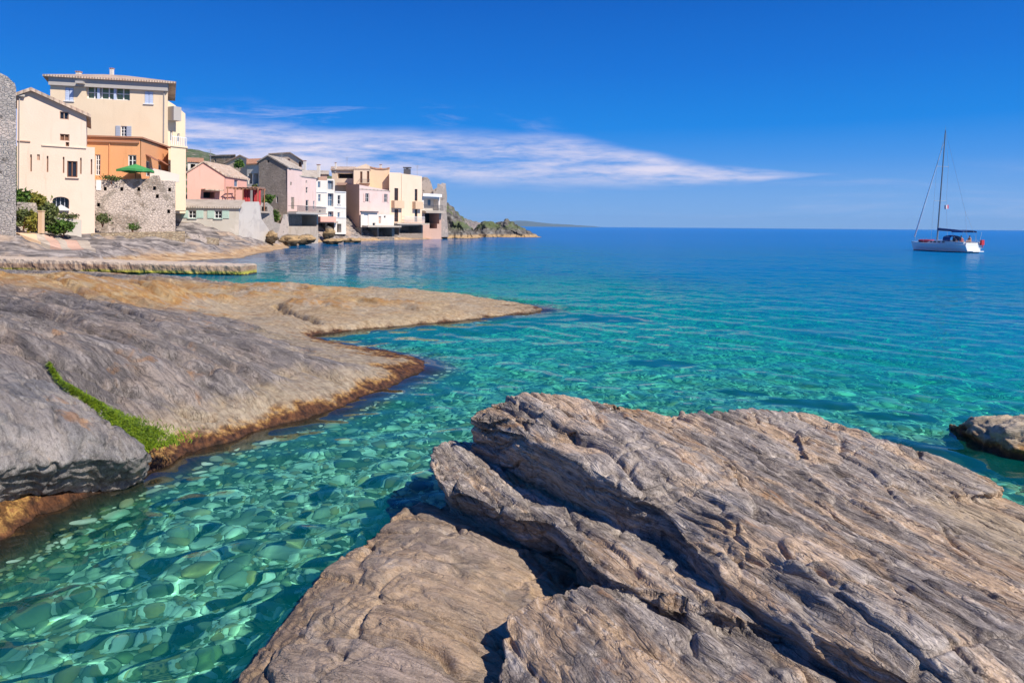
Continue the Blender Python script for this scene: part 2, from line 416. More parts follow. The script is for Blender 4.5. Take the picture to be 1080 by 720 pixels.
# near block below the crack
slab_prism(V, Fc, [(537, 646, .55), (566, 627, .58), (600, 617, .60), (640, 613, .56), (727, 645, .54), (803, 665, .50), (850, 693, .46), (935, 728, .42), (1000, 800, .42),
                   (900, 1100, .5), (500, 1100, .5), (505, 860, .5), (516, 720, .5), (527, 690, .5)],
           [(600, 660, .62), (640, 700, .64), (720, 690, .6), (800, 720, .56), (650, 800, .6)], .55, (.06, .08))
# top block
slab_prism(V, Fc, [(495, 440, .97), (499, 433, 1.0), (520, 424, 1.05), (550, 417, 1.10), (600, 419, 1.06), (640, 422, 1.01), (700, 437, .82), (725, 437, .77), (790, 430, .74), (840, 435, .64), (885, 448, .52),
                   (930, 468, .40), (1000, 495, .28), (1060, 524, .16), (1140, 560, .12), (1500, 700, .25), (1900, 1000, .4), (1150, 1000, .60),
                   (985, 735, .64), (930, 703, .68), (850, 664, .69), (780, 620, .68), (740, 588, .70), (715, 560, .73), (700, 538, .80), (655, 515, .90), (600, 483, .98), (545, 456, .98), (515, 446, .97)],
           [(560, 435, 1.09), (640, 460, 1.02), (700, 500, .96), (760, 540, .88), (850, 600, .82), (1000, 672, .78), (800, 480, .72), (900, 520, .52), (900, 560, .62), (1000, 560, .42), (1060, 620, .55), (1060, 700, .72)], .60, (.05, .03))
# thin plate on the seaward side
slab_prism(V, Fc, [(840, 455, .66), (885, 447, .56), (930, 461, .49), (990, 480, .41), (1045, 503, .33), (1061, 515, .29), (1040, 521, .30), (1000, 522, .33), (945, 530, .38), (912, 527, .43), (880, 508, .52), (850, 480, .62)],
           [(940, 495, .46)], .22, (-.05, .05))
# second ledge on top of the block
slab_prism(V, Fc, [(500, 441, 1.02), (520, 424, 1.09), (552, 416.5, 1.15), (640, 424, 1.06), (720, 450, .90), (790, 500, .80), (860, 560, .80), (800, 545, .84), (700, 490, .98), (640, 462, 1.04), (590, 452, 1.06), (545, 440, 1.07)],
           [(620, 440, 1.09)], .2, (.05, .08))
me = remeshed('foreground_rock', V, Fc, .0135)
P, N = coords(me)
P = strata_displace(P, N, LIN, NRM, 5)
finish_rock(me, P)
fg = tag(link('rock_outcrop', me, FG), 'big layered grey brown rock outcrop in the foreground with a shadowed overhang', 'rock')
print('fg verts', len(P))

V, Fc = [], []
slab_prism(V, Fc, [(248, 722, .06), (290, 660, .10), (330, 611, .13), (380, 575, .15), (420, 541, .18), (447, 526, .22), (462, 532, .22), (540, 540, .12), (640, 590, .10), (640, 640, .12), (565, 690, .30), (545, 720, .34), (560, 860, .34),
                   (560, 1100, .34), (150, 1100, .0), (170, 860, .0)], [(400, 650, .36), (480, 620, .36), (520, 660, .36), (440, 720, .38), (320, 700, .24), (450, 560, .30)], 1.7, (-.12, .05))
me = remeshed('lower_slab', V, Fc, .0135)
P, N = coords(me)
P = strata_displace(P, N, (.8, -.6, -.05), (-.18, .05, 1.), 23, .8)
finish_rock(me, P)
SLABM = rock_material('tan_schist', (.85, -.5, -.05), (-.18, .05, 1.), (.11, .08, .062), (.265, .195, .148), (.41, .31, .245), (.40, .265, .16), band=.25, white=.9, weedf=.35, plates=.25, crack_strength=.35, zf=.6)
lower = tag(link('rock_slab', me, SLABM), 'low tan rock slab sloping into the clear water left of the overhang', 'rock')

# ---- left shore: bedrock between a traced waterline and a smooth crest surface
SHORE = []
def sp(*pts): SHORE.extend(atz(*p) for p in pts)
sp((0, 292, 1.30), (60, 292, 1.25), (130, 297, 1.08), (180, 303, .82), (230, 312, .50), (290, 333, .24), (330, 357, .14), (400, 371, .13), (440, 381, .12))
sp((0, 340, 1.5), (60, 350, 1.35), (100, 330, 1.25), (200, 340, .80), (200, 400, .80), (150, 400, .95), (130, 365, 1.15), (300, 385, .52), (370, 390, .34), (260, 420, .50), (250, 350, .6), (60, 400, 1.1), (100, 425, .9), (170, 450, .62))
sp((-100, 480, .8), (-100, 400, 1.3), (-100, 340, 1.6), (-100, 300, 1.5), (-300, 330, 1.8), (-300, 420, 1.5), (-300, 560, .8))
sp((500, 324, .20), (430, 322, .34), (360, 326, .36), (310, 320, .40), (350, 340, .22), (420, 332, .24))
sp((0, 287, .55), (-100, 288, .55), (-300, 290, .6), (80, 288, .40), (120, 290, .25), (250, 309, .42), (215, 305, .42), (185, 301, .45), (330, 315, .36), (390, 314, .34), (440, 314, .26), (160, 297, .6))
for px_, py_, z_, dr_ in ((0, 292, 1.30, .35), (60, 292, 1.25, .40), (130, 297, 1.08, .42), (180, 303, .82, .38), (230, 312, .50, .30), (260, 322, .38, .24), (290, 333, .24, .14)):
    q_ = np.array(atz(px_, py_, z_)); k_ = q_[:2]/np.hypot(*q_[:2]); SHORE.append((q_[0]+k_[0]*1.3, q_[1]+k_[1]*1.3, z_-dr_))
SHORE = [p for p in SHORE if True]
shore_tps = TPS(SHORE, 2e-2)
WL = [atz(x, y, 0)[:2] for x, y in [(-400, 760), (-150, 645), (0, 574), (47, 543), (94, 522), (142, 505), (180, 489), (213, 473), (250, 462), (283, 451), (320, 442), (354, 431), (380, 420), (402, 411), (430, 397), (454, 387),
      (448, 380), (420, 373), (386, 367), (350, 361), (326, 356), (332, 352.5), (392, 346.5), (425, 343.5), (459, 340.5), (500, 336.5), (530, 333), (560, 329.5), (580, 326), (562, 322), (545, 319.5), (484, 311.5), (441, 309), (392, 309.5), (334, 311), (300, 309.5),
      (250, 306), (215, 302), (180, 298), (150, 294), (140, 291.5), (128, 289)]] + [(-60, 47), (-60, 6)]
def sdist(X, Y, poly):
    P = np.stack([np.ravel(X), np.ravel(Y)], 1); best = np.full(len(P), 1e9); n = len(poly)
    for i in range(n):
        a = np.array(poly[i]); e = np.array(poly[(i+1) % n])-a
        tt = np.clip(((P-a) @ e)/(e @ e), 0, 1)
        best = np.minimum(best, ((P-a-tt[:, None]*e)**2).sum(1))
    dd = np.sqrt(best); ins = pip(P[:, 0], P[:, 1], poly)
    return np.where(ins, dd, -dd).reshape(np.shape(X))
def shore_height(X, Y):
    dd = sdist(X, Y, WL)
    q3 = np.c_[np.ravel(X), np.ravel(Y), np.zeros(np.size(X))]
    dd = dd + (.10*NSH.fbm(q3*1.3, 4)+.05*NSH.fbm(q3*4.5, 2)).reshape(np.shape(X))*(1+np.clip((Y-14)/14, 0, 1.5))
    prof = np.where(dd > 0, np.where(dd < .55, .62*dd, .341+.42*(dd-.55)), np.where(dd > -.6, .75*dd, -.45+2.2*(dd+.6)))
    top = np.maximum(shore_tps(X, Y), .05)
    k = .16; h = np.clip(.5+.5*(top-prof)/k, 0, 1)
    return np.where(dd > -.3, top*(1-h)+prof*h-k*h*(1-h), prof)
NSH = Noise3(33)
xs = np.arange(-34, 4.6, .05); ys = np.concatenate([np.arange(5.0, 17, .036), np.arange(17, 46, .065)])
X, Y = np.meshgrid(xs, ys)
Z = shore_height(X, Y)
Pg = np.stack([X, Y, Z], -1).reshape(-1, 3).astype(np.float32)
Fq = grid_faces(len(ys), len(xs))
ok = (Pg[:, 0] > -Pg[:, 1]*.80-3.5) & (Pg[:, 2] > -1.9)
Fq = Fq[ok[Fq].all(1)]
used = np.unique(Fq); rm = -np.ones(len(Pg), np.int32); rm[used] = np.arange(len(used)); Fq = rm[Fq]; Pg = Pg[used]
me = np_mesh('shore_rock', Pg, Fq)
P, N = coords(me)
LIN2 = (.86, -.51, -.12); NRM2 = (.25, .25, 1.)
P2 = strata_displace(P, N, LIN2, NRM2, 41, .7, .6)
P = P + (P2-P)*(.25+.75*sstep(P[:, 2], .1, .6))[:, None]
nz = Noise3(77)
l_, s_, n_ = frame(LIN2, (0, 0, 1)); sc2 = P @ s_; al = P @ l_
qq = np.c_[al*.10, sc2*.16, P[:, 2]*0]
for per, am, sd in ((2.3, .24, 3), (.8, .11, 11), (.33, .035, 17)):
    u_ = -sc2/per+(.9/per**.5)*nz.fbm(qq+sd, 4)+sd*.37; fr = u_-np.floor(u_)
    P[:, 2] += (am*(np.where(fr < .90, fr/.90, (1-fr)/.10)-.5) - .75*am*sstep(np.abs(fr-.99), .07/per**.5, .02)*sstep(nz(np.c_[al*.5, sc2*.3, P[:, 2]*0]+sd*9), -.1, .15))*sstep(P[:, 2], .12, .5)*sstep(nz(np.c_[al*.25, sc2*.4, P[:, 2]*0]+sd*5), -.35, .1)
P = P+N*(sstep(P[:, 1], 18, 21)*sstep(P[:, 2], -.1, .1)*(.07*nz.fbm(P*1.1+3, 4)+.05*np.abs(nz.fbm(P*np.array((1., 3., 3.))+9, 4))))[:, None]
kn = sstep(P[:, 2], .50, .15)*sstep(P[:, 2], -.5, -.05)
P = P + N*(kn*(.035*nz.fbm(P*4.2, 3)+.045*nz.fbm(P*11, 3)))[:, None]
GRV = [([(40, 295, 1.27), (70, 300, 1.26), (105, 312, 1.22), (140, 327, 1.12), (168, 340, 1.0)], .10, .16), ([(-20, 330, 1.5), (30, 342, 1.42), (80, 352, 1.3)], .07, .10), ([(170, 352, .95), (215, 362, .86), (260, 378, .7), (300, 390, .5)], .05, .07),
       ([(120, 385, 1.05), (175, 398, .9), (225, 412, .68)], .05, .08), ([(230, 338, .72), (280, 352, .5), (330, 372, .35)], .05, .07), ([(20, 368, 1.3), (85, 380, 1.15), (130, 392, 1.0)], .05, .07), ([(290, 318, .4), (320, 330, .38), (335, 338, .3)], .10, .12)]
for pl_, wd_, dp__ in GRV:
    q_ = np.array([atz(*p) for p in pl_])[:, :2]; best = np.full(len(P), 9.)
    jit = (.10*nz.fbm(P*2.1+7, 3))
    for a_, b_ in zip(q_[:-1], q_[1:]):
        e_ = b_-a_; tt = np.clip(((P[:, :2]-a_) @ e_)/(e_ @ e_), 0, 1); best = np.minimum(best, np.linalg.norm(P[:, :2]-a_-tt[:, None]*e_, axis=1))
    best = np.abs(best+jit*1.2); P[:, 2] -= 2.*dp__*sstep(best, wd_*1.7, wd_*.5)
finish_rock(me, P)
print('shore verts', len(P))
LM = rock_material('grey_schist', LIN2, NRM2, (.062, .053, .05), (.15, .13, .12), (.34, .298, .27), (.26, .205, .165), band=.7, white=.35, bumpd=.06, scale=1., gold=True, plates=.10, along=2.4, crack_strength=.45, zf=.22)
shore = tag(link('shore_rock', me, LM), 'long smooth sloping bedrock along the left shore with an orange waterline', 'rock')

# darker boulder in the left corner
V, Fc = [], []
slab_prism(V, Fc, [(-160, 400, 1.35), (-60, 386, 1.30), (0, 387, 1.20), (50, 401, 1.05), (85, 420, .92), (120, 445, .74), (158, 474, .50), (150, 482, .44), (120, 487, .46), (80, 486, .55), (40, 488, .62), (0, 496, .66), (-60, 520, .7), (-200, 560, .8), (-300, 460, 1.2)],
           [(50, 440, .93), (0, 440, 1.05), (100, 462, .72), (-100, 450, 1.1)], .80, (-.40, .62))
me = remeshed('corner_boulder', V, Fc, .022)
P, N = coords(me)
P = strata_displace(P, N, (.75, -.62, -.2), (.3, -.1, 1.), 61, .8)
finish_rock(me, P)
BM = rock_material('dark_schist', (.75, -.62, -.2), (.3, -.1, 1.), (.05, .047, .046), (.125, .117, .113), (.26, .245, .235), (.22, .19, .165), band=False, white=.3, plates=.15, along=1.8, crack_strength=.25, zf=.4)
tag(link('shore_boulder', me, BM), 'dark grey smooth boulder in the left corner below the strip of green weed', 'rock')

# seaward rock at the right edge
V, Fc = [], []
slab_prism(V, Fc, [(998, 446, .05), (1020, 441, .28), (1050, 440, .34), (1090, 440, .40), (1200, 440, .4), (1300, 480, .3), (1200, 500, .15), (1110, 484, .12), (1070, 474, .14), (1040, 464, .12), (1012, 455, .06)], [(1060, 452, .36)], 1.6, (-.1, .0))
me = remeshed('right_rock', V, Fc, .03)
P, N = coords(me)
P = strata_displace(P, N, (.9, -.4, 0), (.1, .2, 1.), 83, 1.)
nz = Noise3(78); P = P + N*(.06*nz.fbm(P*3., 3)+.05*nz.fbm(P*8, 3))[:, None]
finish_rock(me, P)
RM = rock_material('weathered_schist', (.9, -.4, 0), (.1, .2, 1.), (.22, .17, .12), (.48, .385, .28), (.64, .54, .41), (.60, .46, .28), band=.6, white=.6, plates=.4, crack_strength=.4)
tag(link('sea_rock', me, RM), 'small cream and brown rock rising from the sea at the right edge', 'rock')
# ================================================================== SEA BED AND SEA
def depth_at(X, Y):
    """still-water depth in metres, before the rocks"""
    r = np.hypot(X*.8, Y)
    d = .74 + .56*sstep(r, 8.5, 17) + 1.5*sstep(r, 14, 32) + 2.6*sstep(r, 26, 60) + 6*sstep(r, 60, 220) + 14*sstep(r, 200, 900)
    d += sstep(X, 4., 16.)*sstep(Y, 6, 16)*1.6          # drops off to the right
    d -= sstep(X, -8, -20)*sstep(Y, 22, 34)*sstep(Y, 95, 60)*.9     # inner cove stays shallow
    return d - reef(X, Y)
REEFS = [(at(850, 408, 13.6)[0], 13.6, 1.05, .40, .34), (at(790, 402, 14.2)[0], 14.4, .6, .3, .28), (at(640, 330, 26)[0], 26.5, 1.5, 1.0, .6), (at(960, 420, 12.5)[0], 12.8, .7, .35, .3), (at(1010, 470, 10)[0], 10.3, 1.3, .6, .5), (at(700, 372, 17.5)[0], 17.5, .9, .5, .35)]
def reef(X, Y):
    o = 0*X
    for x_, y_, a_, b_, h_ in REEFS: o = np.maximum(o, h_*np.exp(-(((X-x_)/a_)**2+((Y-y_)/b_)**2)**1.5))
    return o
nzb = Noise3(91)
ys = 3.0*np.exp(np.linspace(0, math.log(14000/3.0), 900)); us = np.linspace(-1, 1, 420)
U, Y = np.meshgrid(us, ys); X = U*(Y*1.25+6)
q = np.c_[X.ravel(), Y.ravel(), np.zeros(X.size)]
dep = depth_at(X, Y)
Z = -(dep + (.16*nzb.fbm(q*.35, 4) + .05*nzb.fbm(q*1.5, 3)).reshape(X.shape)*np.minimum(1, dep))
rf_ = reef(X, Y).ravel()
me = np_mesh('sea_bed', np.stack([X, Y, Z], -1).reshape(-1, 3), grid_faces(*X.shape)); me.shade_smooth()
vattr(me, 'reef', rf_)
m, t, b = material('sea_bed_gravel')
co_ = t.coord('Object')
v1 = t.new('ShaderNodeTexVoronoi', inp={'Vector': t.mapping(co_, scale=(1, 1, .2)), 'Scale': 13.})
v2 = t.new('ShaderNodeTexVoronoi', inp={'Vector': t.mapping(co_, loc=(3, 5, 0), scale=(1, 1, .2)), 'Scale': 8.})
r1 = t.sep(v1.outputs['Color'])[0]; r2 = t.sep(v2.outputs['Color'])[0]
STONES = [(0., (.04, .06, .045)), (.25, (.13, .16, .10)), (.45, (.30, .31, .22)), (.62, (.58, .57, .43)), (.78, (.90, .88, .78))]
c = t.mix(t.smooth(t.noise(co_, .5, 3), .45, .6), t.ramp(r1, STONES), t.ramp(r2, STONES))
c = t.mix(t.smooth(t.noise(co_, .13, 4, .6), .56, .66, 0., .8), c, (.06, .075, .05))
c = t.mix(t.smooth(t.math('ADD', t.attr('reef'), t.math('MULTIPLY', t.math('SUBTRACT', t.noise(co_, 2.5, 4, .6), .5), .25)), .06, .16), c, t.mix(t.noise(co_, 6., 4), (.012, .016, .012), (.05, .055, .03)))
b.inputs['Roughness'].default_value = .95; b.inputs['Specular IOR Level'].default_value = 0
t.l.new(c, b.inputs['Base Color'])
bed = tag(link('sea_bed', me, m), kind='structure')
bed.cycles.is_caustics_receiver = True

# stones lying on the bed: rounded flat cobbles, far too many to count
rng = np.random.default_rng(12)
ico = bmesh.new(); bmesh.ops.create_icosphere(ico, subdivisions=2, radius=1)
IV = np.array([v.co[:] for v in ico.verts], np.float32); IF = np.array([[v.index for v in f.verts] for f in ico.faces], np.int32); ico.free()
pos = []
NST = 60000
while len(pos) < NST:
    y = 3.6*math.exp(rng.uniform(0, math.log(34/3.6))); x = rng.uniform(-.8*y-1, .85*y+1)
    pos.append((x, y))
pos = np.array(pos)
size = .028*np.exp(rng.normal(0., .45, NST))*(1+.035*pos[:, 1])
el_ = np.exp(rng.normal(0, .22, NST)); fl = rng.uniform(.3, .6, NST); an = rng.uniform(0, 2*math.pi, NST)
zb = -depth_at(pos[:, 0], pos[:, 1])
nb_ = (.16*nzb.fbm(np.c_[pos*.35, np.zeros(NST)], 4) + .05*nzb.fbm(np.c_[pos*1.5, np.zeros(NST)], 3))*np.minimum(1, -zb)
zb = zb - nb_
inn = (pos[:, 0] < 4.6) & (pos[:, 0] > -34) & (pos[:, 1] > 5) & (pos[:, 1] < 45)
zs_ = np.full(NST, -9.); zs_[inn] = shore_height(pos[inn, 0], pos[inn, 1]); on = zs_ > zb
zb = np.where(on, zs_, zb); size = np.where((zb > -.22) | (reef(pos[:, 0], pos[:, 1]) > .10), 0., size)
nzs = Noise3(5)
S = IV[None]*np.stack([size*el_, size/el_, size*fl], -1)[:, None]
bumpn = nzs((IV[None]*1.1+rng.uniform(0, 99, (NST, 1, 3))).reshape(-1, 3)).reshape(NST, -1)
S = S*(1+.38*bumpn)[..., None]
ca, sa = np.cos(an)[:, None], np.sin(an)[:, None]
SX = S[..., 0]*ca-S[..., 1]*sa+pos[:, 0:1]; SY = S[..., 0]*sa+S[..., 1]*ca+pos[:, 1:2]; SZ = S[..., 2]+(zb+size*fl*.25)[:, None]
me = np_mesh('cobbles', np.stack([SX, SY, SZ], -1).reshape(-1, 3), (IF[None]+(np.arange(NST)*len(IV))[:, None, None]).reshape(-1, 3)); me.shade_smooth()
tone = np.clip(rng.beta(1.5, 1.15, NST), 0, 1); hue = rng.uniform(0, 1, NST)
vattr(me, 'tone', np.repeat(tone, len(IV))); vattr(me, 'hue', np.repeat(hue, len(IV)))
m, t, b = material('cobble_stone')
tn = t.attr('tone'); hu = t.attr('hue'); co_ = t.coord('Object')
c = t.ramp(tn, STONES)
c = t.mix(t.smooth(hu, .78, .82, 0., .85), c, (.50, .33, .12)); c = t.mix(t.smooth(hu, .12, .08, 0., .7), c, (.16, .20, .08))
c = t.mix(t.math('MULTIPLY', t.noise(co_, 9., 4, .6), .5), c, (.10, .12, .08))
b.inputs['Roughness'].default_value = .9; b.inputs['Specular IOR Level'].default_value = 0
t.l.new(c, b.inputs['Base Color'])
cob = tag(link('cobbles', me, m), 'pale, grey and ochre cobbles under the clear water', 'cobbles', kind='stuff')
cob.cycles.is_caustics_receiver = True
for o in (fg, lower, shore): o.cycles.is_caustics_receiver = True

# ---- water: one sheet to the horizon, waves as geometry near by, slopes by texture far off
ny, nx = 1500, 620
ys = 2.2*np.exp(np.linspace(0, math.log(22000/2.2), ny)); us = np.linspace(-1, 1, nx)
U, Y = np.meshgrid(us, ys); X = U*(Y*.95+3.5)
cell = np.maximum(Y*math.log(22000/2.2)/ny, 2*(Y*.95+3.5)/nx)
rng = np.random.default_rng(4)
Z = np.zeros_like(X)
wx_ = X + .25*np.sin(Y*.9+.3*X); wy_ = Y + .25*np.sin(X*.8-.4*Y)
for lam, amp, n in ((2.4, .0045, 7), (1.1, .0036, 10), (.55, .0030, 14), (.3, .0017, 14), (.17, .0005, 12)):
    fade = sstep(lam/cell, 3.2, 8.)
    for i in range(n):
        a = rng.normal(1.25, .8); k = 2*math.pi/(lam*rng.uniform(.72, 1.35)); ph = rng.uniform(0, 6.28)
        Z += fade*amp/math.sqrt(n)*2.2*np.sin(k*(wx_*math.cos(a)+wy_*math.sin(a))+ph)
me = np_mesh('sea', np.stack([X, Y, Z], -1).reshape(-1, 3), grid_faces(ny, nx)); me.shade_smooth()
dp_ = depth_at(X, Y)
sh = np.full(X.shape, -99.)
near = (Y < 46) & (X < 4.6) & (X > -34) & (Y > 5)
sh[near] = shore_height(X[near], Y[near])
dp_ = np.minimum(dp_, np.maximum(.02, -sh))
vattr(me, 'depth', dp_)
vattr(me, 'open', sstep(Y, 9, 45)*(1-.62*sstep(X, 0, -14)*sstep(Y, 34, 48)))
m, t, b = material('sea_water'); t.n.remove(b)
out = t.n['Material Output']
D = t.attr('depth'); op = t.attr('open')
geo = t.new('ShaderNodeNewGeometry'); pw = geo.outputs['Position']
# wave slopes too fine for the mesh
s1 = t.vmath('SUBTRACT', t.noise(t.mapping(pw, scale=(1.0, 1.7, 1)), 1.7, 4, .6, out=1), (.5, .5, .5))
s2 = t.vmath('SUBTRACT', t.noise(t.mapping(pw, scale=(.11, .22, 1)), 1., 4, .65, out=1), (.5, .5, .5))
sl_ = t.vmath('ADD', t.vmath('SCALE', s1, scale=t.math('MULTIPLY', op, .34)), t.vmath('SCALE', s2, scale=t.math('MULTIPLY', op, .20)))
nrm = t.vmath('NORMALIZE', t.vmath('ADD', geo.outputs['Normal'], t.vmath('MULTIPLY', sl_, (1, 1, 0))))
fr = t.new('ShaderNodeFresnel', inp={'IOR': 1.333, 'Normal': nrm})
gl = t.new('ShaderNodeBsdfGlossy', inp={'Roughness': t.math('MULTIPLY', op, .10), 'Normal': nrm})
def expk(k):
    return t.math('EXPONENT', t.math('MULTIPLY', D, -k))
tint = t.new('ShaderNodeCombineColor'); t.set(tint.inputs[0], expk(.8)); t.set(tint.inputs[1], expk(.045)); t.set(tint.inputs[2], expk(.25))
rf = t.new('ShaderNodeBsdfRefraction', inp={'IOR': 1.333, 'Roughness': 0., 'Color': tint.outputs[0], 'Normal': nrm})
body = t.new('ShaderNodeBsdfDiffuse', inp={'Color': t.ramp(t.math('MULTIPLY', D, 1/14.), [(0., (.0, .34, .27)), (.09, (.0, .40, .38)), (.18, (.0, .31, .42)), (.32, (.0, .20, .47)), (.6, (.0, .165, .48)), (1., (.0, .15, .46))])})
turb = t.math('SUBTRACT', 1., t.math('EXPONENT', t.math('MULTIPLY', D, -.15)))
mx = t.new('ShaderNodeMixShader', inp={0: turb, 1: rf.outputs[0], 2: body.outputs[0]})
mx2 = t.new('ShaderNodeMixShader', inp={0: t.math('MULTIPLY', fr.outputs[0], t.math('SUBTRACT', 1., t.math('MULTIPLY', op, .70))), 1: mx.outputs[0], 2: gl.outputs[0]})
t.l.new(mx2.outputs[0], out.inputs[0])
sea = tag(link('sea', me, m), kind='structure')
sea.cycles.is_caustics_caster = True
# ================================================================== VILLAGE
random.seed(3)
def ground_pt(px, d): 
    return Vector((at(px, HORY, d)[0], d, 0))
def ray_plane(px, py, P0, n):
    """where the line of sight through a photo pixel meets the vertical wall plane"""
    u, v = pix(px, py); dr = Vector((u/F, 1., -v/F)); o = Vector((0, 0, H))
    s = (Vector((P0.x, P0.y, 0))-Vector((0, 0, H))); s.z = 0
    k = (n.x*s.x+n.y*s.y)/(n.x*dr.x+n.y*dr.y)
    return o+dr*k

# ---- materials of the village
def plaster(name, col, stain=.35, rough=.9, patch=None):
    m, t, b = material(name); c0 = t.coord('Object')
    n1 = t.noise(c0, .35, 5, .6, .4); n2 = t.noise(t.mapping(c0, scale=(2.2, 2.2, .22)), 1., 5, .6)
    c = t.mix(t.smooth(n1, .35, .7, 0., stain), col, tuple(x*k for x, k in zip(col, (.88, .83, .77))))
    c = t.mix(t.smooth(n2, .56, .78, 0., stain*1.2), c, tuple(x*k for x, k in zip(col, (.72, .65, .58))))
    if patch: c = t.mix(t.smooth(t.noise(c0, .55, 6, .65, .5), .52, .60), c, patch)
    t.l.new(c, b.inputs['Base Color']); b.inputs['Roughness'].default_value = rough; b.inputs['Specular IOR Level'].default_value = .2
    t.l.new(t.bump(t.noise(c0, 7., 5, .65), .35, .04), b.inputs['Normal'])
    return m
def masonry(name, col, dark, size=.42, mortar=(.42, .36, .30), render=0.):
    m, t, b = material(name); c0 = t.coord('Object')
    q = t.vmath('ADD', c0, t.vmath('SCALE', t.noise(c0, 1.3, 3, .6, out=1), scale=.25))
    q = t.mapping(q, scale=(1, 1, 1.5))
    v = t.new('ShaderNodeTexVoronoi', inp={'Vector': q, 'Scale': 1/size}); ve = t.new('ShaderNodeTexVoronoi', feature='DISTANCE_TO_EDGE', inp={'Vector': q, 'Scale': 1/size})
    r = t.sep(v.outputs['Color'])[0]
    c = t.mix(r, dark, col); c = t.mix(t.smooth(t.noise(c0, .4, 5, .6), .45, .65, 0., .55), c, tuple(x*.72 for x in mortar))
    c = t.mix(t.smooth(ve.outputs['Distance'], .03, .10, 1., 0.), c, mortar)
    if render: c = t.mix(t.smooth(t.noise(c0, .28, 5, .62, .3), .58-render*.2, .64-render*.2), c, (.58, .48, .41))
    c = t.mix(t.smooth(t.noise(c0, 1.4, 4, .6), .60, .70, 0., .7), c, (.07, .055, .045))
    t.l.new(c, b.inputs['Base Color']); b.inputs['Roughness'].default_value = .95; b.inputs['Specular IOR Level'].default_value = .15
    hh = t.math('ADD', t.smooth(ve.outputs['Distance'], .0, .12), t.math('MULTIPLY', t.noise(c0, 5., 5, .65), .7))
    t.l.new(t.bump(hh, .8, .10), b.inputs['Normal'])
    return m
def tiles(name, col, col2):
    m, t, b = material(name); c0 = t.coord('Object')
    n = t.noise(c0, 2.2, 5, .7); n2 = t.noise(c0, .45, 4, .6)
    wv = t.new('ShaderNodeTexWave', wave_type='BANDS', bands_direction='X', inp={'Vector': t.mapping(c0, rot=(0, 0, R(20))), 'Scale': 1.4, 'Distortion': .6, 'Detail': 2.})
    c = t.mix(t.smooth(n, .35, .65), col, col2); c = t.mix(t.smooth(n2, .5, .65, 0., .6), c, (.30, .25, .20))
    c = t.mix(t.smooth(wv.outputs['Fac'], .25, .0, 0., .45), c, (.12, .08, .06))
    t.l.new(c, b.inputs['Base Color']); b.inputs['Roughness'].default_value = .9; b.inputs['Specular IOR Level'].default_value = .15
    t.l.new(t.bump(t.math('ADD', wv.outputs['Fac'], t.math('MULTIPLY', n, .5)), .6, .10), b.inputs['Normal'])
    return m
def plain(name, col, rough=.6, vary=.15, metal=0., spec=.3):
    m, t, b = material(name); c0 = t.coord('Object')
    c = t.mix(t.math('MULTIPLY', t.noise(c0, 3., 5, .65), vary*2), col, tuple(x*.55 for x in col))
    t.l.new(c, b.inputs['Base Color']); b.inputs['Roughness'].default_value = rough; b.inputs['Metallic'].default_value = metal; b.inputs['Specular IOR Level'].default_value = spec
    return m
def glass_dark(name, col):
    m, t, b = material(name); b.inputs['Base Color'].default_value = col+(1,); b.inputs['Roughness'].default_value = .08; b.inputs['Specular IOR Level'].default_value = .5
    t.l.new(t.bump(t.noise(t.coord(), .8, 2), .1, .05), b.inputs['Normal'])
    return m
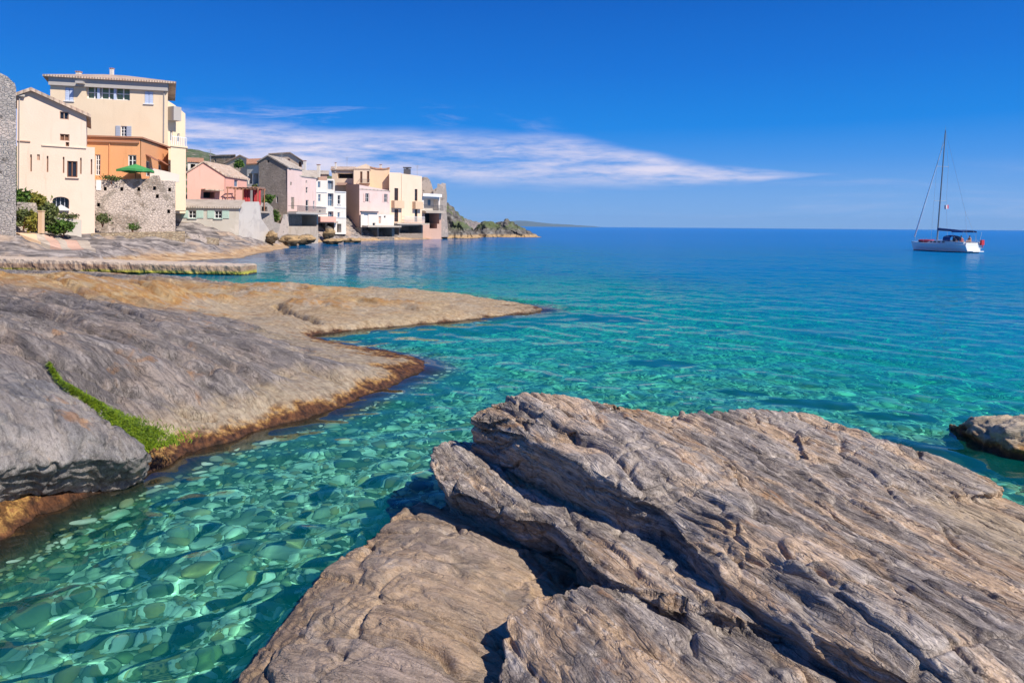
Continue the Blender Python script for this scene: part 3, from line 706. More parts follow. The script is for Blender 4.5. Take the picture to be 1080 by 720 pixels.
MT = dict(
    pink=plaster('pale_pink_plaster', (.74, .58, .47), .35), yellow=plaster('cream_yellow_plaster', (.76, .60, .42), .3), orange=plaster('orange_plaster', (.75, .36, .17), .25),
    rose=plaster('rose_plaster', (.74, .40, .32), .3), lilac=plaster('faded_lilac_plaster', (.70, .52, .47), .45, patch=None), white=plaster('chalky_white_plaster', (.70, .64, .57), .35),
    cream=plaster('cream_plaster', (.76, .59, .43), .25), tan=plaster('tan_plaster', (.66, .47, .31), .35), brick=plaster('brownish_pink_plaster', (.54, .35, .27), .4),
    grey=plaster('grey_render', (.50, .46, .40), .6, patch=(.56, .51, .45)), greyw=plaster('weathered_grey_white_render', (.52, .48, .44), .6, patch=(.44, .40, .37)), concrete=plaster('old_concrete', (.46, .39, .32), .6, patch=(.38, .31, .25)),
    stone=masonry('rubble_stone', (.50, .40, .33), (.24, .18, .14), .26, render=.7), greystone=masonry('grey_brown_stone', (.42, .35, .29), (.28, .23, .19), .30, (.30, .25, .21)),
    coarse=masonry('rough_grey_stone', (.48, .42, .37), (.36, .31, .28), .28, (.45, .40, .35), render=.35), ochrewall=masonry('ochre_stone', (.46, .36, .24), (.24, .17, .11), .35, (.45, .36, .26), render=.3),
    tile=tiles('pale_clay_tiles', (.50, .34, .25), (.60, .48, .38)), tilegrey=tiles('grey_stone_tiles', (.42, .36, .30), (.54, .47, .40)), tilered=tiles('red_clay_tiles', (.46, .20, .11), (.52, .30, .20)),
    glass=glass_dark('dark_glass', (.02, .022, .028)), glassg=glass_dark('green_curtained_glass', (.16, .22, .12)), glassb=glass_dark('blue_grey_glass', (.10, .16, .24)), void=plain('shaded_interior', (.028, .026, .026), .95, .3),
    voidblue=plain('dark_vault_shade', (.018, .02, .028), .95, .4),  # void and voidblue: shade of the openings put into a near-black colour
    wood=plain('brown_wood', (.20, .09, .05), .7), whitew=plain('white_paint', (.78, .76, .74), .5, .05), bluesh=plain('pale_blue_shutter', (.50, .56, .70), .6, .06), greensh=plain('pale_green_shutter', (.45, .58, .50), .6, .08),
    greysh=plain('grey_blue_shutter', (.40, .43, .50), .6, .1), eave=plain('grey_eave_boards', (.46, .42, .38), .7, .2), metal=plain('grey_metal', (.36, .36, .37), .5, .1), rail=plain('dark_railing', (.10, .10, .11), .5, .1),
    green=plain('green_canvas', (.06, .30, .09), .7, .06), red=plain('red_canvas', (.50, .06, .06), .7, .1), redbrown=plain('red_brown_coping', (.42, .20, .12), .8, .2), trim=plain('pinkish_tan_recess', (.46, .30, .22), .9, .1), awn=plain('brown_awning', (.30, .13, .08), .8, .1),
)

class MB:
    """collects closed boxes, prisms and rods into one mesh"""
    def __init__(s): s.v = []; s.f = []
    def box(s, c, ux, uy, uz):
        c = Vector(c); k = len(s.v)
        for sz in (-1, 1):
            for sx, sy in ((-1, -1), (1, -1), (1, 1), (-1, 1)): s.v.append(c+ux*sx+uy*sy+uz*sz)
        s.f += [[k+3, k+2, k+1, k], [k+4, k+5, k+6, k+7], [k, k+1, k+5, k+4], [k+1, k+2, k+6, k+5], [k+2, k+3, k+7, k+6], [k+3, k, k+4, k+7]]
        return s
    def prism(s, poly, ext):
        """polygon (list of Vector) pushed along ext"""
        k = len(s.v); n = len(poly); s.v += [Vector(p) for p in poly]+[Vector(p)+ext for p in poly]
        s.f.append([k+i for i in range(n)][::-1]); s.f.append([k+n+i for i in range(n)])
        for i in range(n): j = (i+1) % n; s.f.append([k+i, k+j, k+n+j, k+n+i])
        return s
    def rod(s, a, b, r0, r1=None, n=7):
        a = Vector(a); b = Vector(b); r1 = r0 if r1 is None else r1; z = (b-a).normalized()
        x = z.orthogonal().normalized(); y = z.cross(x); k = len(s.v)
        for p, r in ((a, r0), (b, r1)):
            for i in range(n): w_ = 2*math.pi*i/n; s.v.append(p+(x*math.cos(w_)+y*math.sin(w_))*r)
        s.f.append([k+i for i in range(n)][::-1]); s.f.append([k+n+i for i in range(n)])
        for i in range(n): j = (i+1) % n; s.f.append([k+i, k+j, k+n+j, k+n+i])
        return s
    def quad(s, *p): k = len(s.v); s.v += [Vector(q) for q in p]; s.f.append(list(range(k, k+len(p)))); return s
    def build(s, name, mat, parent=None, origin=None, smooth=False):
        o0 = Vector(origin) if origin is not None else (parent['_o'] if False else Vector((0, 0, 0)))
        me = bpy.data.meshes.new(name); me.from_pydata([p-o0 for p in s.v], [], s.f); me.update()
        bm = bmesh.new(); bm.from_mesh(me); bmesh.ops.recalc_face_normals(bm, faces=bm.faces); bm.to_mesh(me); bm.free()
        if smooth: me.shade_smooth()
        o = link(name, me, mat, parent); o.location = o0
        if parent is not None:
            p = parent; off = Vector((0, 0, 0))
            while p is not None: off += p.location; p = p.parent
            o.location = o0-off
        return o

def empty(name, loc, label=None, cat=None, group=None):
    o = bpy.data.objects.new(name, None); o.empty_display_size = .5; COL.objects.link(o); o.location = loc
    return tag(o, label, cat, group)

UP = Vector((0, 0, 1))
class Building:
    def __init__(s, name, label, cat='house', base=(0, 0), group=None):
        p = ground_pt(*base[:2]); p.z = at(base[0], base[2] if len(base) > 2 else 248, base[1])[2]
        s.root = empty(name, p, label, cat, group); s.walls = {}
    def mass(s, A, B, outline, C=None, depth=8., mat='pink', wins=(), side=(), sidemat=None, backv=None, part='wall'):
        """front wall from pixel column A to B (each (px, d)) with a traced outline; pushed back to make the volume"""
        a = ground_pt(*A); b = ground_pt(*B); w = (b-a).normalized(); n = Vector((w.y, -w.x, 0))    # faces the sea
        if C is not None: e = ground_pt(*C)-b
        else: e = Vector((b.x, b.y, 0)).normalized()*depth
        if backv is not None: e = Vector(backv)
        s.a, s.b, s.w, s.n, s.e = a, b, w, n, e
        def uz(px, py):
            q = ray_plane(px, py, a, n); return ((q-a).dot(w), q.z)
        o = [uz(*p) for p in outline]
        s.o = o
        mb = MB()
        s._face(mb, a, w, n, o, [(k, [uz(r[0], (r[1]+r[3])/2)[0], uz((r[0]+r[2])/2, r[3])[1], uz(r[2], (r[1]+r[3])/2)[0], uz((r[0]+r[2])/2, r[1])[1]], kw) for k, r, kw in wins])
        # returns, back and top
        m = len(o); P3 = [a+w*u_+UP*z_ for u_, z_ in o]
        # which edge is the right-hand side (runs at the greatest u)
        right = [i for i in range(m) if abs(o[i][0]-max(q[0] for q in o)) < .05 and abs(o[(i+1) % m][0]-max(q[0] for q in o)) < .05]
        for i in range(m):
            j = (i+1) % m
            if side and i in right: continue
            mb.quad(P3[i], P3[j], P3[j]+e, P3[i]+e)
        mb.f.append([len(mb.v)+i for i in range(m)][::-1]); mb.v += [p+e for p in P3]
        pend = s._pend
        if side:
            w2 = Vector((e.x, e.y, 0)).normalized(); n2 = Vector((w2.y, -w2.x, 0)); L = Vector((e.x, e.y, 0)).length
            def uz2(px, py):
                q = ray_plane(px, py, b, n2); return ((q-b).dot(w2), q.z)
            i = right[0]; zl, zh = sorted((o[i][1], o[(i+1) % m][1]))
            ub = Vector(b); o2 = [(0, zl), (L, zl), (L, zh), (0, zh)]
            s._pend = []
            s._face(mb, b, w2, n2, o2, [(k, [uz2(r[0], (r[1]+r[3])/2)[0], uz2((r[0]+r[2])/2, r[3])[1], uz2(r[2], (r[1]+r[3])/2)[0], uz2((r[0]+r[2])/2, r[1])[1]], kw) for k, r, kw in side if k])
            pend = pend+s._pend
        wall = mb.build(part, MT[mat], s.root, s.root.location)
        for fn in pend: fn(wall)
        s.P3 = P3
        return wall
    def _face(s, mb, a, w, n, o, wins):
        s._pend = []
        P = [Vector(q) for q in o]; edges = [(i, (i+1) % len(o)) for i in range(len(o))]; holes = []
        for kind, (u0, z0, u1, z1), kw in wins:
            if u1 < u0: u0, u1 = u1, u0
            if kw.get('arch'):
                k = 8; r = (u1-u0)/2; hp = [(u0, z0), (u1, z0)]+[(u0+r+r*math.cos(math.pi*i/k), z1-r*.55+r*.55*math.sin(math.pi*i/k)) for i in range(k+1)]
            else: hp = [(u0, z0), (u1, z0), (u1, z1), (u0, z1)]
            if kind != 'flush':
                k0 = len(P); P += [Vector(q) for q in hp]; edges += [(k0+i, k0+(i+1) % len(hp)) for i in range(len(hp))]; holes.append(hp)
                dp_ = kw.get('deep', .22)
                m = len(hp)
                pts = [a+w*u_+UP*z_ for u_, z_ in hp]
                for i in range(m): j = (i+1) % m; mb.quad(pts[i], pts[j], pts[j]-n*dp_, pts[i]-n*dp_)
            s._pend.append(s._opening(kind, a, w, n, (u0, z0, u1, z1), hp, kw))
        vs, es, fs, *_ = mgeo.delaunay_2d_cdt(P, edges, [], 0, 1e-6)
        k = len(mb.v); mb.v += [a+w*v.x+UP*v.y for v in vs]
        for f in fs:
            cx = sum(vs[i].x for i in f)/len(f); cz = sum(vs[i].y for i in f)/len(f)
            if not pip(np.array([cx]), np.array([cz]), o)[0]: continue
            if any(pip(np.array([cx]), np.array([cz]), h)[0] for h in holes): continue
            mb.f.append([k+i for i in f])
    def _opening(s, kind, a, w, n, r, hp, kw):
        u0, z0, u1, z1 = r; c = a+w*(u0+u1)/2+UP*(z0+z1)/2; hu = (u1-u0)/2; hz = (z1-z0)/2; dp_ = kw.get('deep', .22)
        def fn(wall):
            root = s.root; org = c
            def bld(mb, name, mat, par): return mb.build(name, MT[mat], par, org)
            back = [a+w*u_+UP*z_-n*(dp_-.004) for u_, z_ in hp]
            if kind == 'niche':
                mb = MB(); mb.prism(back, -n*.03); bld(mb, 'recess', kw.get('mat', 'trim'), root); return
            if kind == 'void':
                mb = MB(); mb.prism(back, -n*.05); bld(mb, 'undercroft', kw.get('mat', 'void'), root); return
            if kind == 'shut':      # closed louvred shutters
                f = MB(); k = max(1, int(round(hu*2/.55)))
                for i in range(k):
                    uc = -hu+(i+.5)*2*hu/k; f.box(c+w*uc-n*.06, w*(hu/k-.02), n*.03, UP*(hz-.02))
                    for q in range(6): f.box(c+w*uc-n*.022+UP*(-hz+(q+.5)*hz/3), w*(hu/k-.08), n*.012, UP*(hz/6-.03))
                sh = bld(f, 'shutter', kw.get('mat', 'bluesh'), root)
                if kw.get('sill', True): bld(MB().box(c-UP*(hz+.05)+n*.05, w*(hu+.1), n*.09, UP*.05), 'sill', 'whitew', root)
                return
            fr = MB(); tck = kw.get('bar', .06)
            fm = kw.get('frame', 'whitew'); zf = -n*(dp_-.09)
            fr.box(c+zf-w*(hu-tck/2), w*tck/2, n*.03, UP*hz).box(c+zf+w*(hu-tck/2), w*tck/2, n*.03, UP*hz)
            fr.box(c+zf-UP*(hz-tck/2), w*(hu-tck), n*.028, UP*tck/2).box(c+zf+UP*(hz-tck/2), w*(hu-tck), n*.028, UP*tck/2)
            cols = kw.get('cols', 2); rows = kw.get('rows', 2)
            for i in range(1, cols): fr.box(c+zf+w*(-hu+2*hu*i/cols), w*tck*.5, n*.026, UP*(hz-tck))
            for i in range(1, rows): fr.box(c+zf+UP*(-hz+2*hz*i/rows), w*(hu-tck), n*.024, UP*tck*.35)
            f = bld(fr, kw.get('name', 'window'), fm, root)
            bld(MB().prism(back, -n*.03), 'pane', kw.get('mat', 'glass'), f)
            if kw.get('sill'): bld(MB().box(c-UP*(hz+.05)+n*.06, w*(hu+.12), n*.10, UP*.05), 'sill', kw['sill'] if isinstance(kw['sill'], str) else 'whitew', f)
            if kw.get('shutters'):
                sw = kw.get('sw', hu)
                for sg in (-1, 1):
                    m2 = MB().box(c+w*sg*(hu+sw/2+.03)+n*.05, w*(sw/2), n*.03, UP*hz)
                    for q in range(6): m2.box(c+w*sg*(hu+sw/2+.03)+n*.09+UP*(-hz+(q+.5)*hz/3), w*(sw/2-.06), n*.012, UP*(hz/6-.03))
                    bld(m2, 'shutter', kw['shutters'], f)
        return fn
    # ---- roofs over the last mass
    def roof_profile(s, pts, mat='tile', thick=.22, over=.35):
        """pts: outline points (u, z) along the top of the front wall; pushed back with the volume"""
        mb = MB(); en = Vector((s.e.x, s.e.y, 0)).normalized()
        for (u0, z0), (u1, z1) in zip(pts, pts[1:]):
            p0 = s.a+s.w*u0+UP*(z0+.004)-en*over; p1 = s.a+s.w*u1+UP*(z1+.004)-en*over
            mb.prism([p0, p1, p1+UP*thick, p0+UP*thick], s.e+en*2*over)
        return mb.build('roof', MT[mat], s.root, s.root.location)
    def roof_hip(s, z, rise, over=.5, inset=.42, mat='tile', ridge=None, thick=.2, apex=None):
        w, e = s.w, Vector((s.e.x, s.e.y, 0)); en = e.normalized(); L = (s.b-s.a).length
        c = [s.a-w*over-en*over, s.b+w*over-en*over, s.b+w*over+e+en*over, s.a-w*over+e+en*over]
        c = [Vector((p.x, p.y, z)) for p in c]; up = UP*thick
        r0 = s.a+w*L*inset+e*.5; r1 = s.b-w*L*inset+e*.5
        r0 = Vector((r0.x, r0.y, z+rise)); r1 = Vector((r1.x, r1.y, z+rise))
        mb = MB(); ct = [p+up for p in c]
        mb.quad(ct[0], ct[1], r1, r0).quad(ct[1], ct[2], r1).quad(ct[2], ct[3], r0, r1).quad(ct[3], ct[0], r0)
        for i in range(4): j = (i+1) % 4; mb.quad(c[i], c[j], ct[j], ct[i])
        mb.quad(*c[::-1])
        return mb.build('roof', MT[mat], s.root, s.root.location)
    def roof_ridge(s, z, rise, over=.35, mat='tile', thick=.18, at_=.5, z2=None):
        """ridge along the front wall"""
        w, e = s.w, Vector((s.e.x, s.e.y, 0)); en = e.normalized()
        p = [s.a-w*over-en*over, s.a-w*over+e*at_, s.a-w*over+e+en*over]
        zs = [z-.004, z+rise, z if z2 is None else z2]
        sec = [Vector((q.x, q.y, zz)) for q, zz in zip(p, zs)]
        mb = MB(); ext = (s.b-s.a)+w*2*over
        mb.prism([sec[0], sec[1], sec[1]+UP*thick, sec[0]+UP*thick], ext)
        if at_ < .99: mb.prism([sec[1], sec[2], sec[2]+UP*thick, sec[1]+UP*thick], ext)
        return mb.build('roof', MT[mat], s.root, s.root.location)
    def roof_flat(s, z, over=.15, mat='redbrown', thick=.2, name='roof'):
        w, e = s.w, Vector((s.e.x, s.e.y, 0)); en = e.normalized()
        c = [s.a-w*over-en*over, s.b+w*over-en*over, s.b+w*over+e+en*over, s.a-w*over+e+en*over]
        return MB().prism([Vector((p.x, p.y, z+.005)) for p in c], UP*thick).build(name, MT[mat], s.root, s.root.location)
    def bx(s, name, px0, py0, px1, py1, d, thick, mat, parent=None):
        """box seen over a pixel rectangle on this mass's wall plane, d metres proud"""
        q0 = ray_plane(px0, (py0+py1)/2, s.a, s.n); q1 = ray_plane(px1, (py0+py1)/2, s.a, s.n); qt = ray_plane((px0+px1)/2, py0, s.a, s.n); qb = ray_plane((px0+px1)/2, py1, s.a, s.n)
        c = (q0+q1)/2; c.z = (qt.z+qb.z)/2; hu = (q1-q0).length/2; hz = (qt.z-qb.z)/2
        return MB().box(c+s.n*(d+thick/2), s.w*hu, s.n*thick/2, UP*hz).build(name, MT[mat], parent or s.root, c)
    def balcony(s, px0, py0, px1, py1, proud, slabmat='eave', railmat='rail', solid=None):
        q0 = ray_plane(px0, py1, s.a, s.n); q1 = ray_plane(px1, py1, s.a, s.n); qt = ray_plane((px0+px1)/2, py0, s.a, s.n)
        c = (q0+q1)/2; hu = (q1-q0).length/2; h = qt.z-c.z
        sl = MB().box(c+s.n*proud/2+UP*.08, s.w*hu, s.n*proud/2, UP*.08).build('balcony', MT[slabmat], s.root, c)
        mb = MB()
        if solid:
            mb.box(c+s.n*(proud-.05)+UP*(h/2+.16), s.w*hu, s.n*.05, UP*(h/2)); 
            for sg in (-1, 1): mb.box(c+s.n*(proud/2-.05)+s.w*sg*(hu-.05)+UP*(h/2+.16), s.w*.05, s.n*(proud/2-.06), UP*(h/2))
            mb.build('parapet', MT[solid], sl, c)
        else:
            mb.box(c+s.n*(proud-.04)+UP*(h+.12), s.w*hu, s.n*.03, UP*.03); k = max(4, int(hu*2/.16))
            for i in range(k+1): mb.box(c+s.n*(proud-.04)+s.w*(-hu+.02+(hu*2-.04)*i/k)+UP*(h/2+.125), s.w*.018, s.n*.018, UP*(h/2-.04))
            for sg in (-1, 1): mb.box(c+s.n*(proud/2-.05)+s.w*sg*(hu-.03)+UP*(h+.12), s.w*.025, s.n*(proud/2-.03), UP*.025)
            mb.build('railing', MT[railmat], sl, c)
        return sl
    def chimney(s, px, pyt, pyb, wpx, d, mat='white', parent=None, cap='tilered'):
        p0 = Vector(at(px, pyt, d)); p1 = Vector(at(px, pyb, d)); hw = wpx/F*d/2
        c = (p0+p1)/2; ch = MB().box(c-UP*.4, Vector((hw, 0, 0)), Vector((0, hw, 0)), UP*((p0.z-p1.z)/2+.4)).build('chimney', MT[mat], parent or s.root, c)
        MB().box(Vector((p0.x, p0.y, p0.z+.05)), Vector((hw*1.25, 0, 0)), Vector((0, hw*1.25, 0)), UP*.05).build('chimney_cap', MT[cap], ch if parent is None else parent, c)
def W(kind, x0, y0, x1, y1, **kw): return (kind, (x0, y0, x1, y1), kw)
# ---- ground under the village
GP = []
def gd(*pts): GP.extend(at(*p) for p in pts)
gd((0, 246, 50), (-150, 245, 50), (60, 249, 58), (100, 249, 60), (50, 260, 52), (0, 262, 48), (-150, 262, 48), (120, 253, 60), (160, 256, 58), (194, 252, 64), (230, 253, 80), (285, 254, 90), (140, 262, 52), (200, 264, 58),
   (240, 266, 66), (270, 261, 80), (300, 256, 105), (335, 252, 125), (370, 250, 135), (410, 249.5, 148), (450, 248, 160), (100, 235, 75), (185, 215, 90), (60, 200, 90), (230, 205, 105), (270, 205, 120), (290, 215, 125), (200, 180, 150), (300, 180, 150), (340, 200, 150), (400, 205, 175), (450, 215, 190), (480, 235, 200), (520, 246, 215), (205, 158, 235), (170, 160, 235), (240, 168, 235), (300, 185, 235), (100, 165, 150), (-200, 200, 110), (-100, 150, 240))
g_tps = TPS(GP, 5e-2)
GW = [atz(x, y, 0)[:2] for x, y in [(-400, 292), (0, 287), (100, 285), (140, 281), (180, 276), (215, 274), (262, 272), (280, 267), (292, 264), (305, 261.5), (320, 260.5), (340, 258.5), (365, 256.5), (385, 256), (400, 255), (440, 252.8), (480, 251.3), (500, 250.8)]] + [(0, 230), (0, 330), (-260, 330), (-160, 44)]
xs = np.concatenate([np.arange(-150, -70, 1.2), np.arange(-70, -2, .28)]); ys = np.concatenate([np.arange(44.5, 100, .28), np.arange(100, 175, .45), np.arange(175, 262, 1.5)])
X, Y = np.meshgrid(xs, ys)
q3 = np.c_[X.ravel(), Y.ravel(), np.zeros(X.size)]; ng = Noise3(55)
dd = sdist(X, Y, GW) + (1.1*ng.fbm(q3*.22, 4)+.5*ng.fbm(q3*.9, 3)).reshape(X.shape)
prof = np.where(dd > 0, np.minimum(.16*dd, .35)+np.maximum(dd-2.2, 0)*.5, .35*dd)
top = g_tps(X, Y)
top = top + (.25*ng.fbm(q3*.35, 4)+.55*np.abs(ng.fbm(q3*np.array((.35, 1.1, 1))+9, 4))).reshape(X.shape)*np.clip(dd/3, 0, 1)
st = top/.55; top = (np.floor(st)+sstep(st-np.floor(st), .55, 1.))*.55*.6+top*.4
Z = np.where(dd > -1, np.minimum(top, prof), prof)
keep = Z > -1.8
GX, GY, GZ = xs, ys, Z
def ground_z(x, y): return float(GZ[min(len(GY)-1, np.searchsorted(GY, y)), min(len(GX)-1, np.searchsorted(GX, x))])
Pg = np.stack([X, Y, Z], -1).reshape(-1, 3); Fq = grid_faces(*X.shape); Fq = Fq[keep.ravel()[Fq].all(1)]
used = np.unique(Fq); rm = -np.ones(len(Pg), np.int32); rm[used] = np.arange(len(used)); Fq = rm[Fq]; Pg = Pg[used]
me = np_mesh('village_shore', Pg, Fq); me.shade_smooth()
m, t, b = material('shore_bedrock'); c0 = t.coord('Object')
n1 = t.noise(t.mapping(c0, scale=(.35, 1.2, 3.)), 1., 6, .65, .5); n2 = t.noise(c0, .3, 5, .6)
c = t.ramp(n1, [(.36, (.06, .052, .05)), (.48, (.17, .145, .135)), (.62, (.36, .31, .28))])
c = t.mix(t.smooth(n2, .5, .62, 0., .8), c, t.mix(n1, (.28, .19, .13), (.52, .40, .30)))
z = t.sep(c0)[2]; zz = t.math('ADD', z, t.math('MULTIPLY', t.math('SUBTRACT', n1, .5), .7))
n3 = t.noise(t.mapping(c0, scale=(.5, 1.6, 2)), 1., 6, .7, .6)
c = t.mix(t.smooth(zz, .75, .35, 0., .85), c, t.ramp(n3, [(.34, (.12, .08, .05)), (.46, (.40, .23, .10)), (.56, (.52, .36, .20)), (.68, (.55, .45, .32))]))
c = t.mix(t.smooth(z, .06, -.03), c, (.07, .05, .025))
c = t.mix(t.math('MULTIPLY', t.smooth(z, 3.5, 8.), t.smooth(t.noise(c0, .4, 5), .35, .5)), c, (.07, .10, .035))
b.inputs['Roughness'].default_value = .9; t.l.new(c, b.inputs['Base Color'])
t.l.new(t.bump(t.math('ADD', n1, t.math('MULTIPLY', t.noise(c0, 3., 5, .65), .5)), .9, .2), b.inputs['Normal'])
tag(link('shore_ground', me, m), kind='structure')

# ---- low quay across the cove
pa = Vector(atz(251, 290.5, 0)); pb = Vector(atz(-60, 284, .1)); pb = Vector((pb.x-25, pb.y+3, 0)) if pb.x > -60 else pb
V, Fc = [], []
L = (pb-pa).length; wq = (pb-pa)/L; nq = Vector((wq.y, -wq.x, 0)); nq = nq if nq.y < 0 else -nq
nu, nv = 620, 26
prof_ = [(-1.2, -1.2)]+[(-1.2+i*.01, -1.2) for i in range(0)]
sec = [(0.10, -1.2), (.10, -.5), (.05, -.1), (-.06, .0), (.02, .08), (.05, .2), (.05, .35), (.04, .5), (.02, .58), (-.05, .62), (-.5, .64), (-1.2, .64), (-1.9, .63), (-2., .55), (-2., -1.2)]
U_ = np.linspace(-.2, L, nu); rngq = Noise3(8)
verts = []
for i, u_ in enumerate(U_):
    hgt = 1+.62*min(1, max(0, u_)/26.)
    for j, (o_, z_) in enumerate(sec):
        p = pa+wq*u_+nq*o_; verts.append((p.x, p.y, z_*hgt if z_ > 0 else z_))
verts = np.array(verts); nse = len(sec)
verts += (np.stack([rngq.fbm(verts*2.3+k*5, 4) for k in range(3)], 1)*np.array([.10, .16, .09]))*(verts[:, 2:3] < 2)
Fq = grid_faces(nu, nse)
me = bpy.data.meshes.new('quay'); me.from_pydata([tuple(v) for v in verts], [], [tuple(f) for f in Fq]+[tuple(range(nse))[::-1], tuple(range((nu-1)*nse, nu*nse))]); me.update()
m, t, b = material('quay_stone'); c0 = t.coord('Object'); z = t.sep(c0)[2]
n1 = t.noise(c0, .9, 6, .65, .4); n2 = t.noise(c0, 3.5, 5, .65)
c = t.ramp(n1, [(.32, (.20, .115, .075)), (.5, (.34, .225, .15)), (.7, (.48, .36, .26))])
c = t.mix(t.smooth(z, .5, .62, 0., .6), c, (.56, .47, .38))
c = t.mix(t.math('MULTIPLY', t.smooth(z, .35, .12), t.smooth(t.noise(t.mapping(c0, scale=(.25, .1, 1)), 1., 3), .35, .55)), c, t.mix(n2, (.30, .30, .03), (.45, .40, .06)))
c = t.mix(t.smooth(t.math('ADD', z, t.math('MULTIPLY', t.math('SUBTRACT', n2, .5), .3)), .12, .05), c, (.05, .035, .02))
t.l.new(c, b.inputs['Base Color']); b.inputs['Roughness'].default_value = .9
t.l.new(t.bump(t.math('ADD', n1, n2), .8, .12), b.inputs['Normal'])
tag(link('quay', me, m), 'low brown stone quay reaching into the cove in front of the village', 'quay')

# ================================================================== HOUSES (pixel columns and distances measured from the photograph)
Bd = Building('stone_building', 'plain grey stone building with no windows at the left edge of the photo', 'building', (17, 50, 246))
Bd.mass((-130, 48), (17, 50), [(-130, 262), (-130, 62), (-60, 70), (0, 77), (8, 81), (13, 86), (15.5, 88), (17, 93), (17, 262)], depth=6, mat='coarse')

Bd = Building('pink_house', 'tall pale pink gabled house with an arched window near its foot', 'house', (60, 60, 248))
Bd.mass((18, 58), (100, 61.5), [(18, 250), (18, 102), (33, 96.5), (91, 122.5), (91, 155), (100, 155.5), (100, 250)], depth=8, mat='pink', wins=[
    W('win', 63, 118, 72.5, 126, frame='trim', rows=1), W('win', 63.2, 141.5, 73.2, 148.6, mat='wood', frame='trim', rows=1, cols=2), W('win', 69.2, 150, 73, 156, mat='wood', frame='trim', rows=1, cols=1, bar=.04),
    W('win', 70.8, 170, 81.7, 187, rows=1, frame='wood', sill='pink', bar=.09), W('win', 55.3, 207.5, 73, 221, arch=True, frame='greysh', cols=4, rows=1, deep=.5, mat='glass'),
    W('niche', 31.8, 163, 33.6, 181), W('niche', 49.2, 164.5, 51, 181.5), W('niche', 66.2, 165.5, 67.9, 182.5), W('niche', 84.4, 166.5, 86.1, 183.5), W('niche', 95.6, 168, 97.3, 184), W('niche', 39, 163, 42, 169, deep=.12)])
o = Bd.o
Bd.roof_profile([(o[1][0]-.5, o[1][1]-.25), (o[2][0], o[2][1]), (o[3][0]+.35, o[3][1]-.15)], 'tile', .28, .45)
Bd.bx('cornice', 17.6, 100, 26, 102.2, .02, .3, 'eave')
Bd.bx('ledge', 44, 154.2, 91, 155.4, .005, .10, 'pink'); Bd.bx('ledge', 18, 148.5, 32, 149.6, .005, .10, 'trim')
p = ray_plane(64.3, 222, Bd.a, Bd.n)
MB().prism([p+Bd.n*.25-Bd.w*.62, p+Bd.n*.25+Bd.w*.62, p+Bd.n*.25+Bd.w*.62+UP*.10, p+Bd.n*.25+UP*.5, p+Bd.n*.25-Bd.w*.62+UP*.10], -Bd.n*.16).build('gabled_parapet', MT['whitew'], Bd.root, p)

Bd.bx('downpipe', 19.6, 103, 20.4, 246, .01, .12, 'eave')
Bd = Building('yellow_house', 'big cream yellow house with a hipped roof and a wide glazed loggia under its eaves', 'house', (115, 75, 215))
Bd.mass((53, 75), (177, 78), [(53, 225), (53, 88), (177, 94), (177, 225)], depth=11, mat='yellow', wins=[
    W('shut', 68.5, 92.5, 77.5, 106.5), W('shut', 152.5, 96.5, 161.5, 109.5, mat='bluesh'),
    W('win', 91, 91, 137, 105, cols=6, rows=2, mat='glassg', frame='whitew', bar=.12, deep=.5),
    W('win', 127.5, 133, 133.5, 144, shutters='greysh', sw=.48, cols=2, rows=3, bar=.07)])
ztop = Bd.o[1][1]
Bd.bx('downpipe', 172.8, 94, 173.6, 150, .01, .12, 'eave')
Bd.bx('eave_band', 52.5, 84.6, 177.5, 93.4, .005, .35, 'eave')
for px in (103.5, 121): Bd.bx('pillar', px-1.3, 91, px+1.3, 105.5, -.38, .3, 'bluesh')
Bd.bx('drain_spout', 83, 87.5, 91, 90, .3, .8, 'eave')
zr = ztop+.62
rf = Bd.roof_hip(zr, 1.75, .75, .40, 'tile')
Bd.chimney(83, 76.5, 80, 4, 79, 'white', rf); Bd.chimney(118, 73, 77, 3, 82, 'white', rf)
yellow = Bd
Bd.mass((176.5, 79), (195.5, 81), [(176.5, 225), (176.5, 106), (184.5, 111), (195.5, 120), (195.5, 225)], depth=7, mat='yellow', wins=[W('win', 179.5, 137, 182, 149, cols=1, rows=1, bar=.08, mat='glassb'), W('win', 187, 141, 189.5, 150, cols=1, rows=1, bar=.08, mat='glassb')], part='wing')
Bd.balcony(176.3, 115, 184.3, 128, 1.2, 'eave', solid='eave')
Bd.mass((180, 74), (196, 75.5), [(180, 222), (180, 154.5), (196, 155), (196, 222)], depth=4.5, mat='yellow', part='terrace_block')
Bd.roof_flat(Bd.o[1][1], .15, 'yellow', .18, 'terrace')
mb = MB(); zt = Bd.o[1][1]+.19
for i in range(9): q = Bd.a+(Bd.b-Bd.a)*i/8; mb.box(q+UP*(zt+.45), Bd.w*.03, Bd.n*.03, UP*.45)
mb.box((Bd.a+Bd.b)/2+UP*(zt+.93), Bd.w*(Bd.b-Bd.a).length/2, Bd.n*.035, UP*.035); mb.build('railing', MT['whitew'], Bd.root, Bd.root.location)

